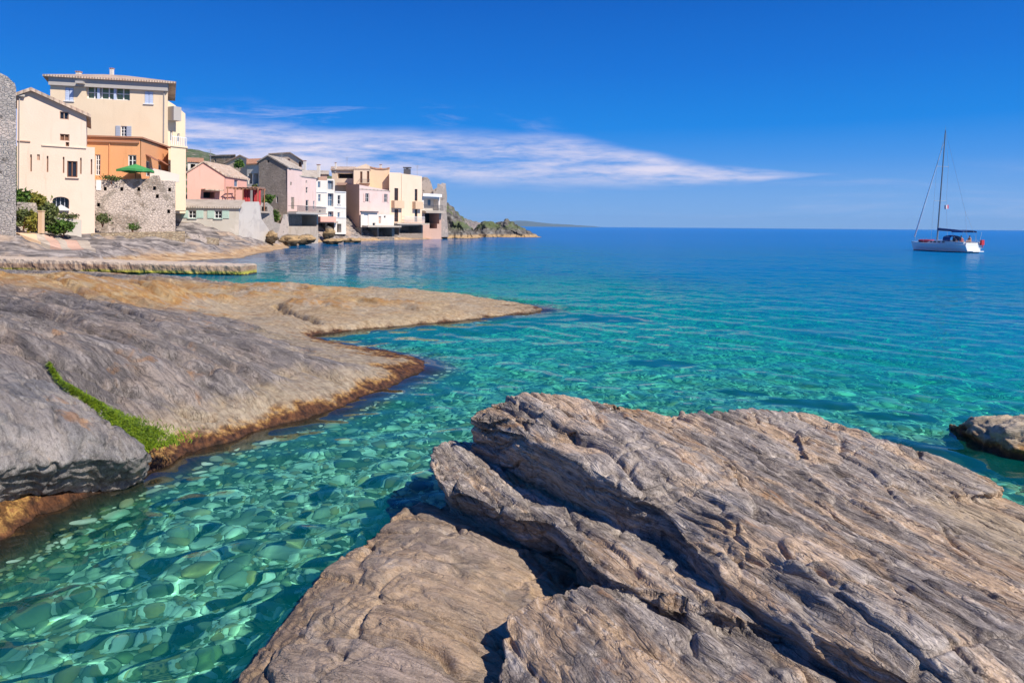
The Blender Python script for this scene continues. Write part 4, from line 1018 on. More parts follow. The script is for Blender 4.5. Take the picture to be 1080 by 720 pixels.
Bd = Building('orange_house', 'low orange flat-roofed house standing in front of the big yellow house', 'house', (120, 68, 200))
Bd.mass((91.5, 67.5), (148, 68.5), [(91.5, 215), (91.5, 144.5), (148, 147), (148, 215)], C=(177, 77), mat='orange', wins=[
    W('win', 100.5, 163, 106, 185, cols=2, rows=4, name='french_door', bar=.08), W('win', 135, 163.5, 143.8, 181, cols=2, rows=3, bar=.09)],
    side=[W('win', 154, 170, 158.5, 186, cols=2, rows=2), W('win', 167, 174, 170.5, 188, cols=2, rows=2)])
z0 = Bd.o[1][1]; Bd.roof_flat(z0, .2, 'redbrown', .16)
Bd.bx('cornice', 91.5, 148.8, 147, 150.6, .006, .22, 'redbrown'); Bd.bx('downpipe', 115.4, 151, 116.2, 188, .01, .1, 'orange')
e2 = Vector((Bd.e.x, Bd.e.y, 0)).normalized(); n2 = Vector((e2.y, -e2.x, 0))
for px, py in ((156.2, 164), (168.8, 169)):
    q = ray_plane(px, py, Bd.b, n2)
    MB().prism([q+e2*-.75, q+e2*.75, q+e2*.75+n2*.9-UP*.55, q-e2*.75+n2*.9-UP*.55], UP*.06).build('awning', MT['awn'], Bd.root, q)

Bd = Building('terrace_wall', 'rubble stone terrace wall pierced with square holes below the green parasol', 'wall', (140, 66, 246))
Bd.mass((99.5, 65), (185, 69), [(99.5, 250), (99.5, 190), (130, 189), (157, 188.5), (160, 185), (168, 185), (169.5, 190.5), (185, 191), (185, 250)], depth=6, mat='stone', wins=[
    W('void', x-1.6, y-2, x+1.6, y+2, deep=.6) for x, y in ((111, 199), (128.5, 199.5), (146.5, 199.5), (163, 198.5), (179, 200), (166, 207), (104, 216), (178, 223))])
Bd.bx('doorway', 101.5, 190, 106.5, 200.5, .01, .06, 'whitew')

Bd = Building('white_parapet', 'white sheet-like parapet at the right end of the stone terrace', 'wall', (173, 71, 190))
Bd.mass((158, 71), (189, 72), [(158, 192), (158, 177), (172, 180), (189, 184), (189, 192)], depth=.4, mat='white')

Bd = Building('grey_house', 'low grey house with two pale green shuttered windows just above the rocks', 'house', (220, 85, 251))
Bd.mass((184, 84), (252, 86), [(184, 257), (184, 219), (252, 220), (252, 257)], backv=(-2.0, 6.2, 0), mat='grey', wins=[
    W('win', 199, 222, 206.8, 230, shutters='greensh', sw=.82, frame='whitew', mat='glass', sill='greensh'), W('win', 226.5, 222.4, 234, 230.3, shutters='greensh', sw=.82, frame='whitew', mat='glass', sill='greensh')])
Bd.roof_ridge(Bd.o[1][1], 1.1, .3, 'tilegrey', .2, at_=1.0)
Bd.mass((252.05, 86.1), (286, 93), [(252.05, 257), (252.05, 219.5), (257, 212.8), (273, 212.8), (275.5, 231), (284, 243), (286, 257)], depth=4.5, mat='greyw', part='gable_wall')

Bd = Building('rose_house', 'rose pink house with a wide gable and a dark low opening behind the grey house', 'house', (217, 95, 212))
Bd.mass((197.5, 93), (237, 97), [(197.5, 222), (197.5, 183), (216, 171.5), (237, 184.5), (237, 222)], C=(260, 104), mat='rose', wins=[
    W('void', 214.5, 202.5, 226.5, 209, deep=1.5)], side=[W('win', 247, 190, 251, 197, mat='glassb', cols=1, rows=1, bar=.05)])
o = Bd.o
Bd.roof_profile([(o[1][0]-.4, o[1][1]-.27), o[2], (o[3][0]+.4, o[3][1]-.27)], 'tile', .22, .35)
Bd.bx('lean_to_roof', 212, 199.8, 232, 201.3, 0.0, 1.2, 'tile')

def pergola():
    d = 96; root = empty('pergola', Vector(at(255, 213, d)), 'red draped pergola on the terrace beside the rose pink house', 'pergola')
    L0 = Vector(at(240, 199, d)); R0 = Vector(at(272, 202, d+2)); R0.z = L0.z
    for p in (L0, L0.lerp(R0, .5), R0):
        for k in (0, 2.6):
            q = p+Vector((0, k, 0)); MB().rod(Vector((q.x, q.y, q.z-3.2)), q, .07).build('post', MT['redbrown'], root, q)
    mb = MB(); x = (R0-L0).normalized()
    for k in (0, 2.6): mb.box((L0+R0)/2+Vector((0, k, .08)), (R0-L0)/2+x*.15, Vector((0, .06, 0)), UP*.08)
    for i in range(9): mb.box(L0.lerp(R0, i/8)+Vector((0, 1.3, .22)), x*.05, Vector((0, 1.6, 0)), UP*.05)
    mb.build('beams', MT['redbrown'], root, L0)
    mb = MB(); mb.prism([L0.lerp(R0, .35)+UP*.3+Vector((0, -.3, 0)), R0+UP*.3+Vector((0, -.3, 0)), R0+UP*.42+Vector((0, 2.9, 0)), L0.lerp(R0, .35)+UP*.42+Vector((0, 2.9, 0))], UP*.04)
    mb.build('canopy', MT['rose'], root, L0)
    for a, c in ((.40, .62), (.72, .98)):
        m2 = MB(); n = 12
        for i in range(n):
            p0 = L0.lerp(R0, a+(c-a)*i/n)+Vector((0, 1.2+.12*math.sin(i*1.7), 0)); p1 = L0.lerp(R0, a+(c-a)*(i+1)/n)+Vector((0, 1.2+.12*math.sin((i+1)*1.7), 0))
            m2.quad(p0, p1, p1-UP*2.2, p0-UP*2.2).quad(p0+Vector((0, .04, 0)), p0+Vector((0, .04, 0))-UP*2.2, p1+Vector((0, .04, 0))-UP*2.2, p1+Vector((0, .04, 0)))
        m2.build('curtain', MT['red'], root, L0)
    MB().box((L0+R0)/2+Vector((0, 1.3, -3.2)), (R0-L0)/2+x*.6, Vector((0, 2.2, 0)), UP*.12).build('terrace_slab', MT['concrete'], root, L0)
pergola()

Bd = Building('hill_house', 'tan stone house high up behind the rose pink roof', 'house', (235, 125, 190))
Bd.mass((221, 128), (247, 126), [(221, 200), (221, 167), (232, 163.5), (247, 164), (247, 200)], depth=8, mat='ochrewall', wins=[W('win', 226, 168, 228, 171, cols=1, rows=1, bar=.05)])
Bd.roof_flat(Bd.o[3][1], .2, 'tilegrey', .2)
Bd = Building('hill_house', 'cream gabled house behind a green bush above the rose pink house', 'house', (250, 117, 190))
Bd.mass((237, 118), (263, 116), [(237, 205), (237, 172), (253, 164.5), (263, 169), (263, 205)], depth=8, mat='cream', wins=[W('win', 254.5, 170, 257, 176, cols=1, rows=1, bar=.06)])
o = Bd.o; Bd.roof_profile([(o[1][0]-.3, o[1][1]-.15), o[2], (o[3][0]+.3, o[3][1]-.15)], 'tile', .2, .3)
Bd = Building('hill_house', 'small white house with an orange tiled roof and a dark open porch', 'house', (267, 113, 190))
Bd.mass((260.5, 113), (273.5, 112), [(260.5, 215), (260.5, 174), (273.5, 173), (273.5, 215)], depth=6, mat='white', wins=[W('void', 262, 183, 266, 194, deep=2.), W('void', 267.4, 183, 272.3, 194, deep=2.)])
Bd.roof_ridge(Bd.o[1][1], 1.1, .25, 'tilered', .18)
Bd = Building('hill_house', 'pale house with a red roof edge between the yellow house and the rose gable', 'house', (204, 112, 190))
Bd.mass((198, 112), (213, 113), [(198, 200), (198, 171), (213, 172), (213, 200)], depth=7, mat='white', wins=[W('void', 201, 173, 206, 178, deep=.8, mat='voidblue')])
Bd.roof_ridge(Bd.o[1][1], .9, .2, 'tilered', .18)

Bd = Building('tall_house', 'tall house with a grey stone gable and faded lilac walls over an undercroft', 'house', (303, 110, 250))
Bd.mass((273, 111.5), (303, 110), [(273, 245), (273, 170.5), (283, 164.8), (303, 176), (303, 250)], C=(318.5, 115), mat='greystone', wins=[W('win', 291, 207, 293, 214, cols=1, rows=1, bar=.08), W('niche', 282, 169, 284, 171.5, mat='void')])
o = Bd.o; Bd.roof_profile([(o[1][0]-.3, o[1][1]-.15), o[2], (o[3][0]+.3, o[3][1]-.17)], 'tilegrey', .22, .2)
Bd.mass((303.05, 110.0), (318.5, 114.9), [(303.05, 226), (303.05, 176), (318.5, 177), (318.5, 226)], depth=.8, mat='lilac', part='facade', wins=[
    W('win', 305.2, 177.3, 306.8, 179.6, cols=1, rows=1, bar=.05), W('win', 306, 192, 307.8, 195.4, cols=1, rows=1, bar=.05), W('win', 307, 208, 310.4, 220.5, cols=2, rows=3, mat='whitew')])
Bd.mass((315.7, 114.2), (333.6, 119), [(315.7, 226), (315.7, 186), (333.6, 187.2), (333.6, 226)], depth=7, mat='lilac', part='facade', wins=[
    W('win', 322.6, 190.5, 324, 193.5, cols=1, rows=1, bar=.05), W('win', 322.6, 197.5, 324.7, 203.8, cols=1, rows=2, bar=.06), W('win', 322.4, 211, 325.6, 223, cols=1, rows=2, mat='glass', bar=.1), W('win', 330.2, 212, 332, 221, cols=1, rows=2, mat='glassb', bar=.1)])
Bd.roof_ridge(Bd.o[1][1], 1.2, .25, 'tilegrey', .2)
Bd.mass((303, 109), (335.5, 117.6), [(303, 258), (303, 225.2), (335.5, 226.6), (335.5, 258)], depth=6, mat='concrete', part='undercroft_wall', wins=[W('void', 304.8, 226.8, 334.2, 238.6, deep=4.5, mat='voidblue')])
Bd.bx('ledge', 302.6, 224.4, 336, 226.0, 0, 1.7, 'eave')  # ledge extended outwards to shade the opening below
Bd.balcony(304, 218.5, 334.5, 224.4, 1.7, 'concrete', 'rail')

Bd = Building('upper_house', 'pale house with a low tiled gable rising behind the grey stone gable', 'house', (305, 130, 185))
Bd.mass((284, 132), (319, 130), [(284, 200), (284, 163), (306, 161.6), (319, 171), (319, 200)], depth=7, mat='cream', wins=[W('win', 315, 170.6, 318, 176, mat='wood', frame='wood', cols=1, rows=1), W('niche', 303, 167.5, 306, 171, mat='brick')])
o = Bd.o; Bd.roof_profile([(o[1][0]-.2, o[1][1]), o[2], (o[3][0]+.3, o[3][1])], 'tile', .2, .3)
Bd.chimney(321.5, 170, 177.5, 2.6, 128, 'white')

Bd = Building('white_house', 'narrow white house with stacked blue grey loggias beside the lilac facade', 'house', (345, 128, 250))
Bd.mass((333, 128), (365, 133), [(333, 234), (333, 190), (345, 190.4), (345, 188.6), (352.5, 189), (352.5, 202), (365, 202.6), (365, 247), (352.5, 247), (352.5, 234)], depth=7, mat='white', wins=[
    W('win', 335.3, 191.5, 338, 198, cols=1, rows=1, mat='glassb'), W('win', 335.6, 205, 338.2, 212.5, cols=1, rows=2, mat='glassb'), W('win', 336.4, 222, 338.4, 227, cols=1, rows=1),
    W('win', 345.6, 190.5, 351.6, 200, cols=3, rows=1, mat='glassb', deep=.6), W('win', 345.8, 204, 351.6, 217.5, cols=2, rows=2, mat='glassb', deep=.6), W('win', 346, 223, 351.6, 232.5, cols=2, rows=1, mat='glassb', deep=.6),
    W('win', 356.2, 206, 359, 215.5, cols=1, rows=2, mat='glass', sill=True), W('win', 356, 224, 358.5, 230, cols=1, rows=1, mat='glassb'), W('void', 355.5, 236, 360, 245, deep=1.2)])
for y in (202, 218.5, 229): Bd.bx('string_course', 353, y, 364.6, y+.8, .01, .12, 'whitew')
Bd.bx('string_course', 333.2, 202.2, 344.8, 203, .01, .12, 'whitew'); Bd.bx('string_course', 333.2, 218.2, 344.8, 219, .01, .12, 'whitew')
Bd.bx('lean_to_roof', 333.5, 228.5, 350, 234, .05, 1.4, 'rose')
Bd.chimney(336, 174, 183, 3., 140, 'white')
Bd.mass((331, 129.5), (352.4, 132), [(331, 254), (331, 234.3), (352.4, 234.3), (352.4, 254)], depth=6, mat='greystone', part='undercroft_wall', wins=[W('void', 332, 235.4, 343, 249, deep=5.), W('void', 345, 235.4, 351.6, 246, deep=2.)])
Bd.bx('terrace_slab', 331, 233.6, 352.6, 235.2, 0, 1.8, 'concrete')  # slab added to cast shade into the openings below

Bd = Building('roof_house', 'low house with a pale sheet roof and brown wall set back over the lilac house', 'house', (328, 140, 195))
Bd.mass((318, 140), (345, 141), [(318, 200), (318, 183.5), (345, 184), (345, 200)], depth=6, mat='brick'); Bd.roof_ridge(Bd.o[1][1], .9, .3, 'tilegrey', .15)

Bd = Building('loggia_house', 'tan house with a long dark loggia under its roof at the top of the village', 'house', (365, 150, 205))
Bd.mass((350, 150), (373, 150), [(350, 215), (350, 179.5), (373, 179), (373, 215)], depth=7, mat='cream', wins=[W('void', 356, 183, 372.3, 188.2, deep=1.6)])
Bd.roof_ridge(Bd.o[1][1], .9, .4, 'tile', .2)
Bd.bx('parapet', 356, 193, 367, 195.5, .3, .6, 'brick')
Bd.mass((373, 148), (390, 148.6), [(373, 215), (373, 177.5), (386, 172.8), (390, 175), (390, 215)], depth=8, mat='cream', part='wing', wins=[W('win', 379.8, 181, 382.2, 193, mat='wood', frame='wood', cols=1, rows=2), W('win', 387, 180.5, 389.4, 192.5, mat='wood', frame='wood', cols=1, rows=2)])
Bd.roof_flat(Bd.o[1][1]-.25, .1, 'tile', .25)
Bd.balcony(379, 190, 390, 194.5, .8, 'wood', 'rail')
Bd.chimney(354, 172, 178, 1.6, 150, 'white'); Bd.chimney(401.5, 174, 178, 2., 152, 'white')
Bd.mass((390, 150), (411, 152), [(390, 215), (390, 177), (397, 178.6), (405, 179), (411, 178), (411, 215)], depth=7, mat='tan', part='rear_wall'); o = Bd.o
Bd.roof_profile([o[1], o[2], o[3], o[4]], 'tilered', .3, .2)

Bd = Building('lilac_house', 'faded lilac house with a brown side wall and a white gallery over dark boat vaults', 'house', (380, 143, 250))
Bd.mass((364.8, 146), (379, 141), [(364.8, 250), (364.8, 194), (379, 194.5), (379, 250)], backv=(-1.2, 7.0, 0), mat='brick', part='side_wall')
Bd.mass((379.05, 141), (411, 149), [(379.05, 240), (379.05, 195), (411, 201), (411, 240)], depth=8, mat='lilac', wins=[
    W('win', 385.2, 204, 389, 213, cols=2, rows=2, frame='whitew', shutters='lilac', sw=.5), W('win', 405, 204.6, 408.4, 213.4, cols=2, rows=2, shutters='lilac', sw=.4)])
Bd.roof_flat(Bd.o[2][1]-.2, .1, 'tilegrey', .2)
Bd.mass((380.5, 138.5), (415.5, 147), [(380.5, 239.5), (380.5, 224), (398, 224.6), (398, 226), (415.5, 226.6), (415.5, 239.5)], depth=2.4, mat='white', part='gallery', wins=[
    W('win', 384, 226, 388.6, 238, mat='whitew', cols=1, rows=1, name='door'), W('win', 393, 235, 396, 238, cols=1, rows=1), W('win', 399.5, 228, 402, 236, cols=1, rows=2, mat='brick'), W('win', 405, 227.6, 407, 230, cols=1, rows=1)])
Bd.bx('gallery_roof', 380, 222.8, 397.8, 224.2, -.1, .5, 'rail')
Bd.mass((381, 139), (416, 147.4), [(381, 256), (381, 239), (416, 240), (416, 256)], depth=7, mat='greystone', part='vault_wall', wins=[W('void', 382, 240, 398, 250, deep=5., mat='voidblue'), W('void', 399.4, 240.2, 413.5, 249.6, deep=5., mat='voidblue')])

Bd.bx('terrace_slab', 380.5, 237.9, 416, 239.6, 0, 2.0, 'concrete')  # overhang added so the vaults lie in its shade

Bd = Building('cream_house', 'tall cream house with two brown balconies towards the end of the village', 'house', (428, 152, 247))
Bd.mass((410.5, 150), (445, 159), [(410.5, 238), (410.5, 181.8), (423, 182.4), (423, 183), (445, 186), (445, 238)], depth=8, mat='cream', wins=[
    W('win', 416, 198.5, 420, 211.5, cols=2, rows=3, frame='wood'), W('win', 437.4, 199.5, 440.2, 212, cols=1, rows=3, frame='wood'), W('win', 416, 220.5, 420, 234, cols=2, rows=3, frame='wood'), W('win', 437.4, 220.8, 440.2, 234, cols=1, rows=3, frame='wood')])
Bd.balcony(412.6, 212.6, 423, 219.5, 1.0, 'tan', solid='tan'); Bd.balcony(434.8, 213.6, 443, 220.5, 1.0, 'tan', solid='tan')
Bd.bx('downpipe', 423, 184, 423.6, 236, .01, .12, 'cream')
ch = MB(); c = Vector(at(429.5, 181, 158)); ch.box(c, Vector((.75, 0, 0)), Vector((0, .6, 0)), UP*.6); ch.rod(c+UP*.6, c+UP*.8, .3); ch.box(c+UP*.9, Vector((.9, 0, 0)), Vector((0, .7, 0)), UP*.1); ch.build('chimney', MT['rail'], Bd.root, c)
Bd.balcony(423.5, 229, 445, 235.6, .9, 'brick', 'whitew')
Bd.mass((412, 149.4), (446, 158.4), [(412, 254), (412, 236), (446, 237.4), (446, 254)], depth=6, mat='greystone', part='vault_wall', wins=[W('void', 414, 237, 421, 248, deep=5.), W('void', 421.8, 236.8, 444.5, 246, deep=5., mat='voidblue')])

Bd.bx('terrace_slab', 412, 235.2, 446, 236.8, 0, 2.0, 'concrete')  # projection added above the vaults to shade them

Bd = Building('end_house', 'last house of the row with a white roofed terrace and railing over pink piers', 'house', (455, 160, 247))
Bd.mass((445.05, 160), (464, 164), [(445.05, 223.5), (445.05, 207), (464, 208), (464, 223.5)], depth=6, mat='white', wins=[W('void', 447, 209.5, 462.5, 222, deep=1.8, mat='white')])
for px in (449.5, 457.5): Bd.bx('window', px-1.4, 210.5, px+1.4, 217, -1.78, .1, 'glassb')
Bd.bx('roof', 443.8, 204.6, 463.5, 207.6, -1.5, 2.4, 'whitew')
Bd.balcony(445.2, 217, 465, 223, .9, 'eave', 'rail')
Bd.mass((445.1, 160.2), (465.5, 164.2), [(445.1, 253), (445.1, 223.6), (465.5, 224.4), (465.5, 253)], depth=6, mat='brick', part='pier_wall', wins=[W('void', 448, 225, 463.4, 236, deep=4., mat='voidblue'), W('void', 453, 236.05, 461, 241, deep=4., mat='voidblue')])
Bd.bx('terrace_slab', 445, 223.2, 465.8, 224.8, 0, 1.6, 'concrete')  # added overhang that shades the openings between the piers
Bd = Building('ruined_tower', 'ruined grey stone wall standing tallest at the very end of the houses', 'ruin', (467, 166, 246))
Bd.mass((461, 167), (471.5, 168), [(461, 250), (461, 207), (457, 205), (457, 200), (461, 198), (461.5, 193.6), (465, 194.4), (466, 193), (470, 193.4), (470.5, 199), (471.5, 206), (471, 222), (473, 250)], depth=5, mat='coarse')
Bd = Building('stone_arch', 'broken pinkish stone wall with a domed top behind the terraced end house', 'ruin', (450, 172, 230))
Bd.mass((444.5, 171), (458, 172), [(444.5, 235), (444.5, 188), (447, 186.5), (450.5, 187), (453.5, 190), (455, 194), (456.5, 199), (458, 203), (458, 235)], depth=4, mat='stone')

def aerial(bd, px, pyb, d, h):
    p = Vector(at(px, pyb, d)); mb = MB().rod(p-UP*.6, p+UP*h, .035, .03, 6)
    for i in range(4): mb.rod(p+UP*(h-.1-.22*i)-Vector((.45-.06*i, .1, 0)), p+UP*(h-.1-.22*i)+Vector((.45-.06*i, -.1, 0)), .02, .02, 4)
    mb.build('aerial', MT['metal'], bd.root, p)
_bd = {o.get('label', ''): o for o in COL.objects}
class _R: pass
for key, px, py, d, h in (('rose pink house', 222, 172.5, 97, 2.0), ('tall house', 297, 172, 113, 1.8), ('tall cream house', 440, 185, 160, 2.4), ('tan house with a long', 366, 176, 152, 2.2)):
    r_ = _R(); r_.root = next(o for l, o in _bd.items() if key in l); aerial(r_, px, py, d, h)

# ---- walls and slip in front of the pink house
Bd = Building('low_wall', 'long low ochre stone wall at the foot of the rubble terrace', 'wall', (145, 62, 250))
Bd.mass((96, 60), (195, 64), [(96, 256), (96, 246), (130, 245), (195, 244), (195, 256)], depth=.8, mat='ochrewall')
Bd = Building('low_wall', 'short ochre stone wall stepping down in front of the grey house', 'wall', (212, 70, 252))
Bd.mass((194.5, 65.5), (231, 72), [(194.5, 258), (194.5, 246.5), (213, 247.5), (214, 250), (231, 251.5), (231, 258)], depth=.6, mat='ochrewall')
Bd = Building('garden_wall', 'short grey garden wall under the shrubs left of the arched window', 'wall', (30, 57, 235))
Bd.mass((18, 56), (41, 57), [(18, 246), (18, 213), (38, 214), (41, 224), (41, 246)], depth=.6, mat='coarse')
Bd = Building('garden_wall', 'low whitish garden wall below the arched window', 'wall', (68, 58, 245))
Bd.mass((58, 58.5), (86, 58.9), [(58, 250), (58, 229), (66, 230), (86, 232), (86, 250)], depth=.5, mat='white')

root = empty('slipway', Vector(at(50, 254, 54)), 'striped concrete slipway of pale and brown strips below the pink house', 'slipway')
for i, (x0, x1, mm) in enumerate([(12, 34, 'tan'), (34, 44, 'white'), (44, 57, 'brick'), (57, 66, 'white'), (66, 80, 'brick'), (80, 92, 'white')]):
    mb = MB(); nn_ = 14
    for k in range(nn_+1):
        f = k/nn_; y_ = 51.5+f*5.; 
        for pxx in (x0+9*(1-f), x1+9*(1-f)):
            q = at(pxx, 252, y_); z_ = max(ground_z(q[0]+dx_, y_+dy_) for dx_ in (-.5, 0, .5) for dy_ in (-.5, 0, .5))+.05+.012*(i % 2); mb.v += [Vector((q[0], y_, z_)), Vector((q[0], y_, z_-.7))]
    for k in range(nn_): j = 4*k; mb.f += [[j, j+2, j+6, j+4], [j+1, j+5, j+7, j+3], [j, j+4, j+5, j+1], [j+2, j+3, j+7, j+6]]
    mb.f += [[0, 1, 3, 2], [4*nn_, 4*nn_+2, 4*nn_+3, 4*nn_+1]]
    mb.build('slab', MT['concrete' if mm == 'white' else mm], root, root.location)

def post(px, py0, py1, d, label):
    a = Vector(at(px, py1, d)); b_ = Vector(at(px, py0, d))
    MB().box((a+b_)/2, Vector((.16, 0, 0)), Vector((0, .16, 0)), UP*((b_-a).length/2)).prism([b_+Vector((-.2, -.2, 0)), b_+Vector((.2, -.2, 0)), b_+Vector((.2, .2, 0)), b_+Vector((-.2, .2, 0))], UP*.07).build('gate_post', MT['tan'], None, a)
    o = bpy.data.objects[-1] if False else COL.objects[-1]; tag(o, label, 'post')
post(43.5, 223, 246, 55, 'tan square gatepost between the shrubs below the pink house')

# ---- green parasol on the stone terrace
d = 67.; top = Vector(at(143, 173, d)); root = empty('parasol', Vector(at(143, 190, d)), 'green square parasol open on the stone terrace by the orange house', 'parasol')
rw = 1.42; zl = at(143, 179, d)[2]; n = 16; V2 = [top]; F2 = []
ring = [Vector((top.x+rw*max(-1, min(1, 1.25*math.cos(2*math.pi*i/n))), d+rw*.9*max(-1, min(1, 1.25*math.sin(2*math.pi*i/n))), zl+.05*math.cos(4*2*math.pi*i/n))) for i in range(n)]
mb = MB(); mb.v = [top]+ring+[p-UP*.22 for p in ring]+[top-UP*.05]
for i in range(n): j = (i+1) % n; mb.f += [[0, 1+i, 1+j], [1+i, 1+n+i, 1+n+j, 1+j], [1+n+j, 1+n+i, 1+2*n]]
mb.build('canopy', MT['green'], root, top); MB().rod(Vector(at(143, 191, d)), top, .04).build('pole', MT['wood'], root, top)
# ================================================================== PLANTS
def leafmat(name, a, b_):
    m, t, b = material(name); c0 = t.coord('Object'); h = t.attr('hue')
    c = t.mix(h, a, b_); c = t.mix(t.smooth(t.noise(c0, 2., 3), .4, .7, 0., .5), c, tuple(x*.6 for x in a))
    t.l.new(c, b.inputs['Base Color']); b.inputs['Roughness'].default_value = .6; b.inputs['Specular IOR Level'].default_value = .25
    return m
LF = dict(fresh=leafmat('fresh_leaves', (.04, .10, .015), (.12, .20, .03)), olive=leafmat('olive_leaves', (.06, .085, .03), (.16, .18, .05)), yellow=leafmat('yellowing_leaves', (.12, .14, .02), (.32, .27, .05)), dry=leafmat('dry_scrub', (.06, .075, .03), (.15, .14, .07)))
rl = np.random.default_rng(7)
def foliage(name, lobes, n, size, mat, parent):
    Vv = []; hue = []
    tot = sum(a*b*c for *_, a, b, c in lobes)
    for (cx, cy, cz, ax, ay, az) in lobes:
        k = max(12, int(n*ax*ay*az/tot))
        q = rl.normal(size=(k, 3)); q /= np.linalg.norm(q, axis=1, keepdims=True); q *= (rl.uniform(.15, 1, (k, 1)))**.5*(1+.25*rl.normal(size=(k, 1)))
        P = np.array((cx, cy, cz))+q*np.array((ax, ay, az))
        for p in P:
            u_ = rl.normal(size=3); u_ /= np.linalg.norm(u_); w_ = np.cross(u_, rl.normal(size=3)); w_ /= np.linalg.norm(w_); s_ = size*rl.uniform(.6, 1.4)
            Vv += [p-u_*s_, p+w_*s_*.5, p+u_*s_, p-w_*s_*.5]; hue += [rl.uniform()]*4
    Vv = np.array(Vv); Fq = np.arange(len(Vv)).reshape(-1, 4)
    me = np_mesh(name, Vv, Fq); vattr(me, 'hue', hue)
    return link(name, me, LF[mat], parent)
def shrub(label, px, py0, py1, d, wpx, mat='fresh', n=500, size=.16, cat='shrub', group=None, stems=3):
    b0 = Vector(at(px, py1, d)); h = at(px, py0, d)[2]-b0.z; wd = wpx/F*d/2
    root = empty('shrub', b0, label, cat, group)
    lob = []
    for i in range(8):
        lob.append((rl.uniform(-.6, .6)*wd, rl.uniform(-.5, .5)*wd, h*rl.uniform(.18, .70), wd*rl.uniform(.45, .7), wd*rl.uniform(.45, .7), h*rl.uniform(.25, .40)))
    foliage('foliage', lob, n, size, mat, root)
    mb = MB()
    for i in range(stems):
        a = rl.uniform(0, 6.28); mb.rod((0, 0, -.3), (math.cos(a)*wd*.4, math.sin(a)*wd*.4, h*.6), .05, .02, 5)
    o = mb.build('stem', MT['wood'], None, (0, 0, 0)); o.parent = root
shrub('tall leafy shrub against the grey building at the left', 24, 199, 217, 56.8, 18, 'fresh', 1100)
shrub('yellow flowering shrub beside the pink house wall', 36, 203, 222, 57.8, 20, 'yellow', 1000)
shrub('green shrub in front of the short grey garden wall', 25, 221, 238, 54.8, 15, 'olive', 800)
shrub('reddish green small bush by the tan gatepost', 33, 220, 240, 54.9, 14, 'yellow', 700)
shrub('spreading green shrub right of the tan gatepost', 50, 212, 240, 56.2, 24, 'olive', 1400)
shrub('dense dark green bush lying below the arched window', 66, 233, 246, 56.5, 28, 'fresh', 1400)
shrub('long low hedge along the whitish garden wall', 70, 224, 231, 59.2, 24, 'olive', 450, .12, 'hedge')
shrub('small weeds on the ledge at the foot of the stone terrace', 108, 224, 236, 63.5, 18, 'olive', 350, .12)
shrub('green plants lining the terrace edge left of the parasol', 118, 184, 191, 65.8, 26, 'olive', 400, .10, 'hedge')
shrub('small tuft of weeds low on the rubble terrace wall', 140, 234, 243, 65, 12, 'fresh', 220, .1)
shrub('bright green bush between the cream gable and the porch house', 252, 165, 176, 112, 10, 'fresh', 500, .2)
shrub('bright green bush on the terrace right of the pergola', 283, 205, 214, 104, 13, 'fresh', 500, .22)
shrub('green creeper hanging down the rocks beside the lilac house', 291, 219, 235, 106, 9, 'fresh', 500, .2)
shrub('small bush on top of the pergola terrace', 270, 194, 200, 101, 9, 'olive', 250, .18)

# ---- retaining wall and rocks between the grey house and the tall house
Bd = Building('retaining_wall', 'stepped stone retaining wall between the grey house and the tall gabled house', 'wall', (285, 102, 250))
Bd.mass((274, 100), (304, 106), [(274, 258), (274, 214), (282, 213.5), (287, 218), (289, 234), (296, 236), (299, 226), (304, 226), (304, 258)], depth=8, mat='coarse', wins=[W('void', 276, 218, 282, 224, deep=1.)])

def mound(name, label, cat, sil, d, depth, mat, base=-.6, amp=.5, fr=.5, seed=1, nx=160, ny=60, kind=None, terr=0.):
    """rocky ridge with a traced skyline; d is the distance of its crest"""
    pts = [at(x, y, d) for x, y in sil]; xs = np.linspace(pts[0][0], pts[-1][0], nx); crest = np.interp(xs, [p[0] for p in pts], [p[2] for p in pts])
    t_ = np.linspace(-1, 1, ny); X = np.repeat(xs[None], ny, 0); Y = d+t_[:, None]*depth*np.ones_like(X)
    Nz = Noise3(seed); q = np.c_[X.ravel(), Y.ravel(), np.zeros(X.size)]
    sh = (1-np.abs(t_[:, None])**1.6)
    nn = Nz.fbm(q*fr, 5, .55).reshape(X.shape)
    Z = base+(crest[None]-base)*sh+nn*amp*(.25+np.minimum(1, crest[None]/3))*(sh > 0)
    if terr: s_ = Z/terr; Z = .5*Z+.5*(np.floor(s_)+sstep(s_-np.floor(s_), .5, 1.))*terr
    Y = Y+Nz.fbm(q*fr+40, 4).reshape(X.shape)*amp*2
    me = np_mesh(name, np.stack([X, Y, Z], -1).reshape(-1, 3), grid_faces(ny, nx)); me.shade_smooth()
    return tag(link(name, me, mat), label, cat, None, kind)
m, t, b = material('headland_rock'); c0 = t.coord('Object'); z = t.sep(c0)[2]
n1 = t.noise(t.mapping(c0, scale=(.35, .35, .9)), 1., 6, .65, .6); n2 = t.noise(c0, .22, 5, .6)
c = t.ramp(n1, [(.34, (.04, .034, .03)), (.5, (.11, .097, .085)), (.68, (.26, .24, .21))])
c = t.mix(t.math('MULTIPLY', t.smooth(n2, .44, .54), t.smooth(z, 1.6, 3.2)), c, t.mix(n1, (.05, .075, .03), (.13, .15, .06)))
c = t.mix(t.smooth(z, 1.1, .5, 0., .9), c, (.42, .28, .14)); c = t.mix(t.smooth(z, .15, .0), c, (.08, .055, .03))
t.l.new(c, b.inputs['Base Color']); b.inputs['Roughness'].default_value = .95
t.l.new(t.bump(n1, 1., .6), b.inputs['Normal'])
HM = m
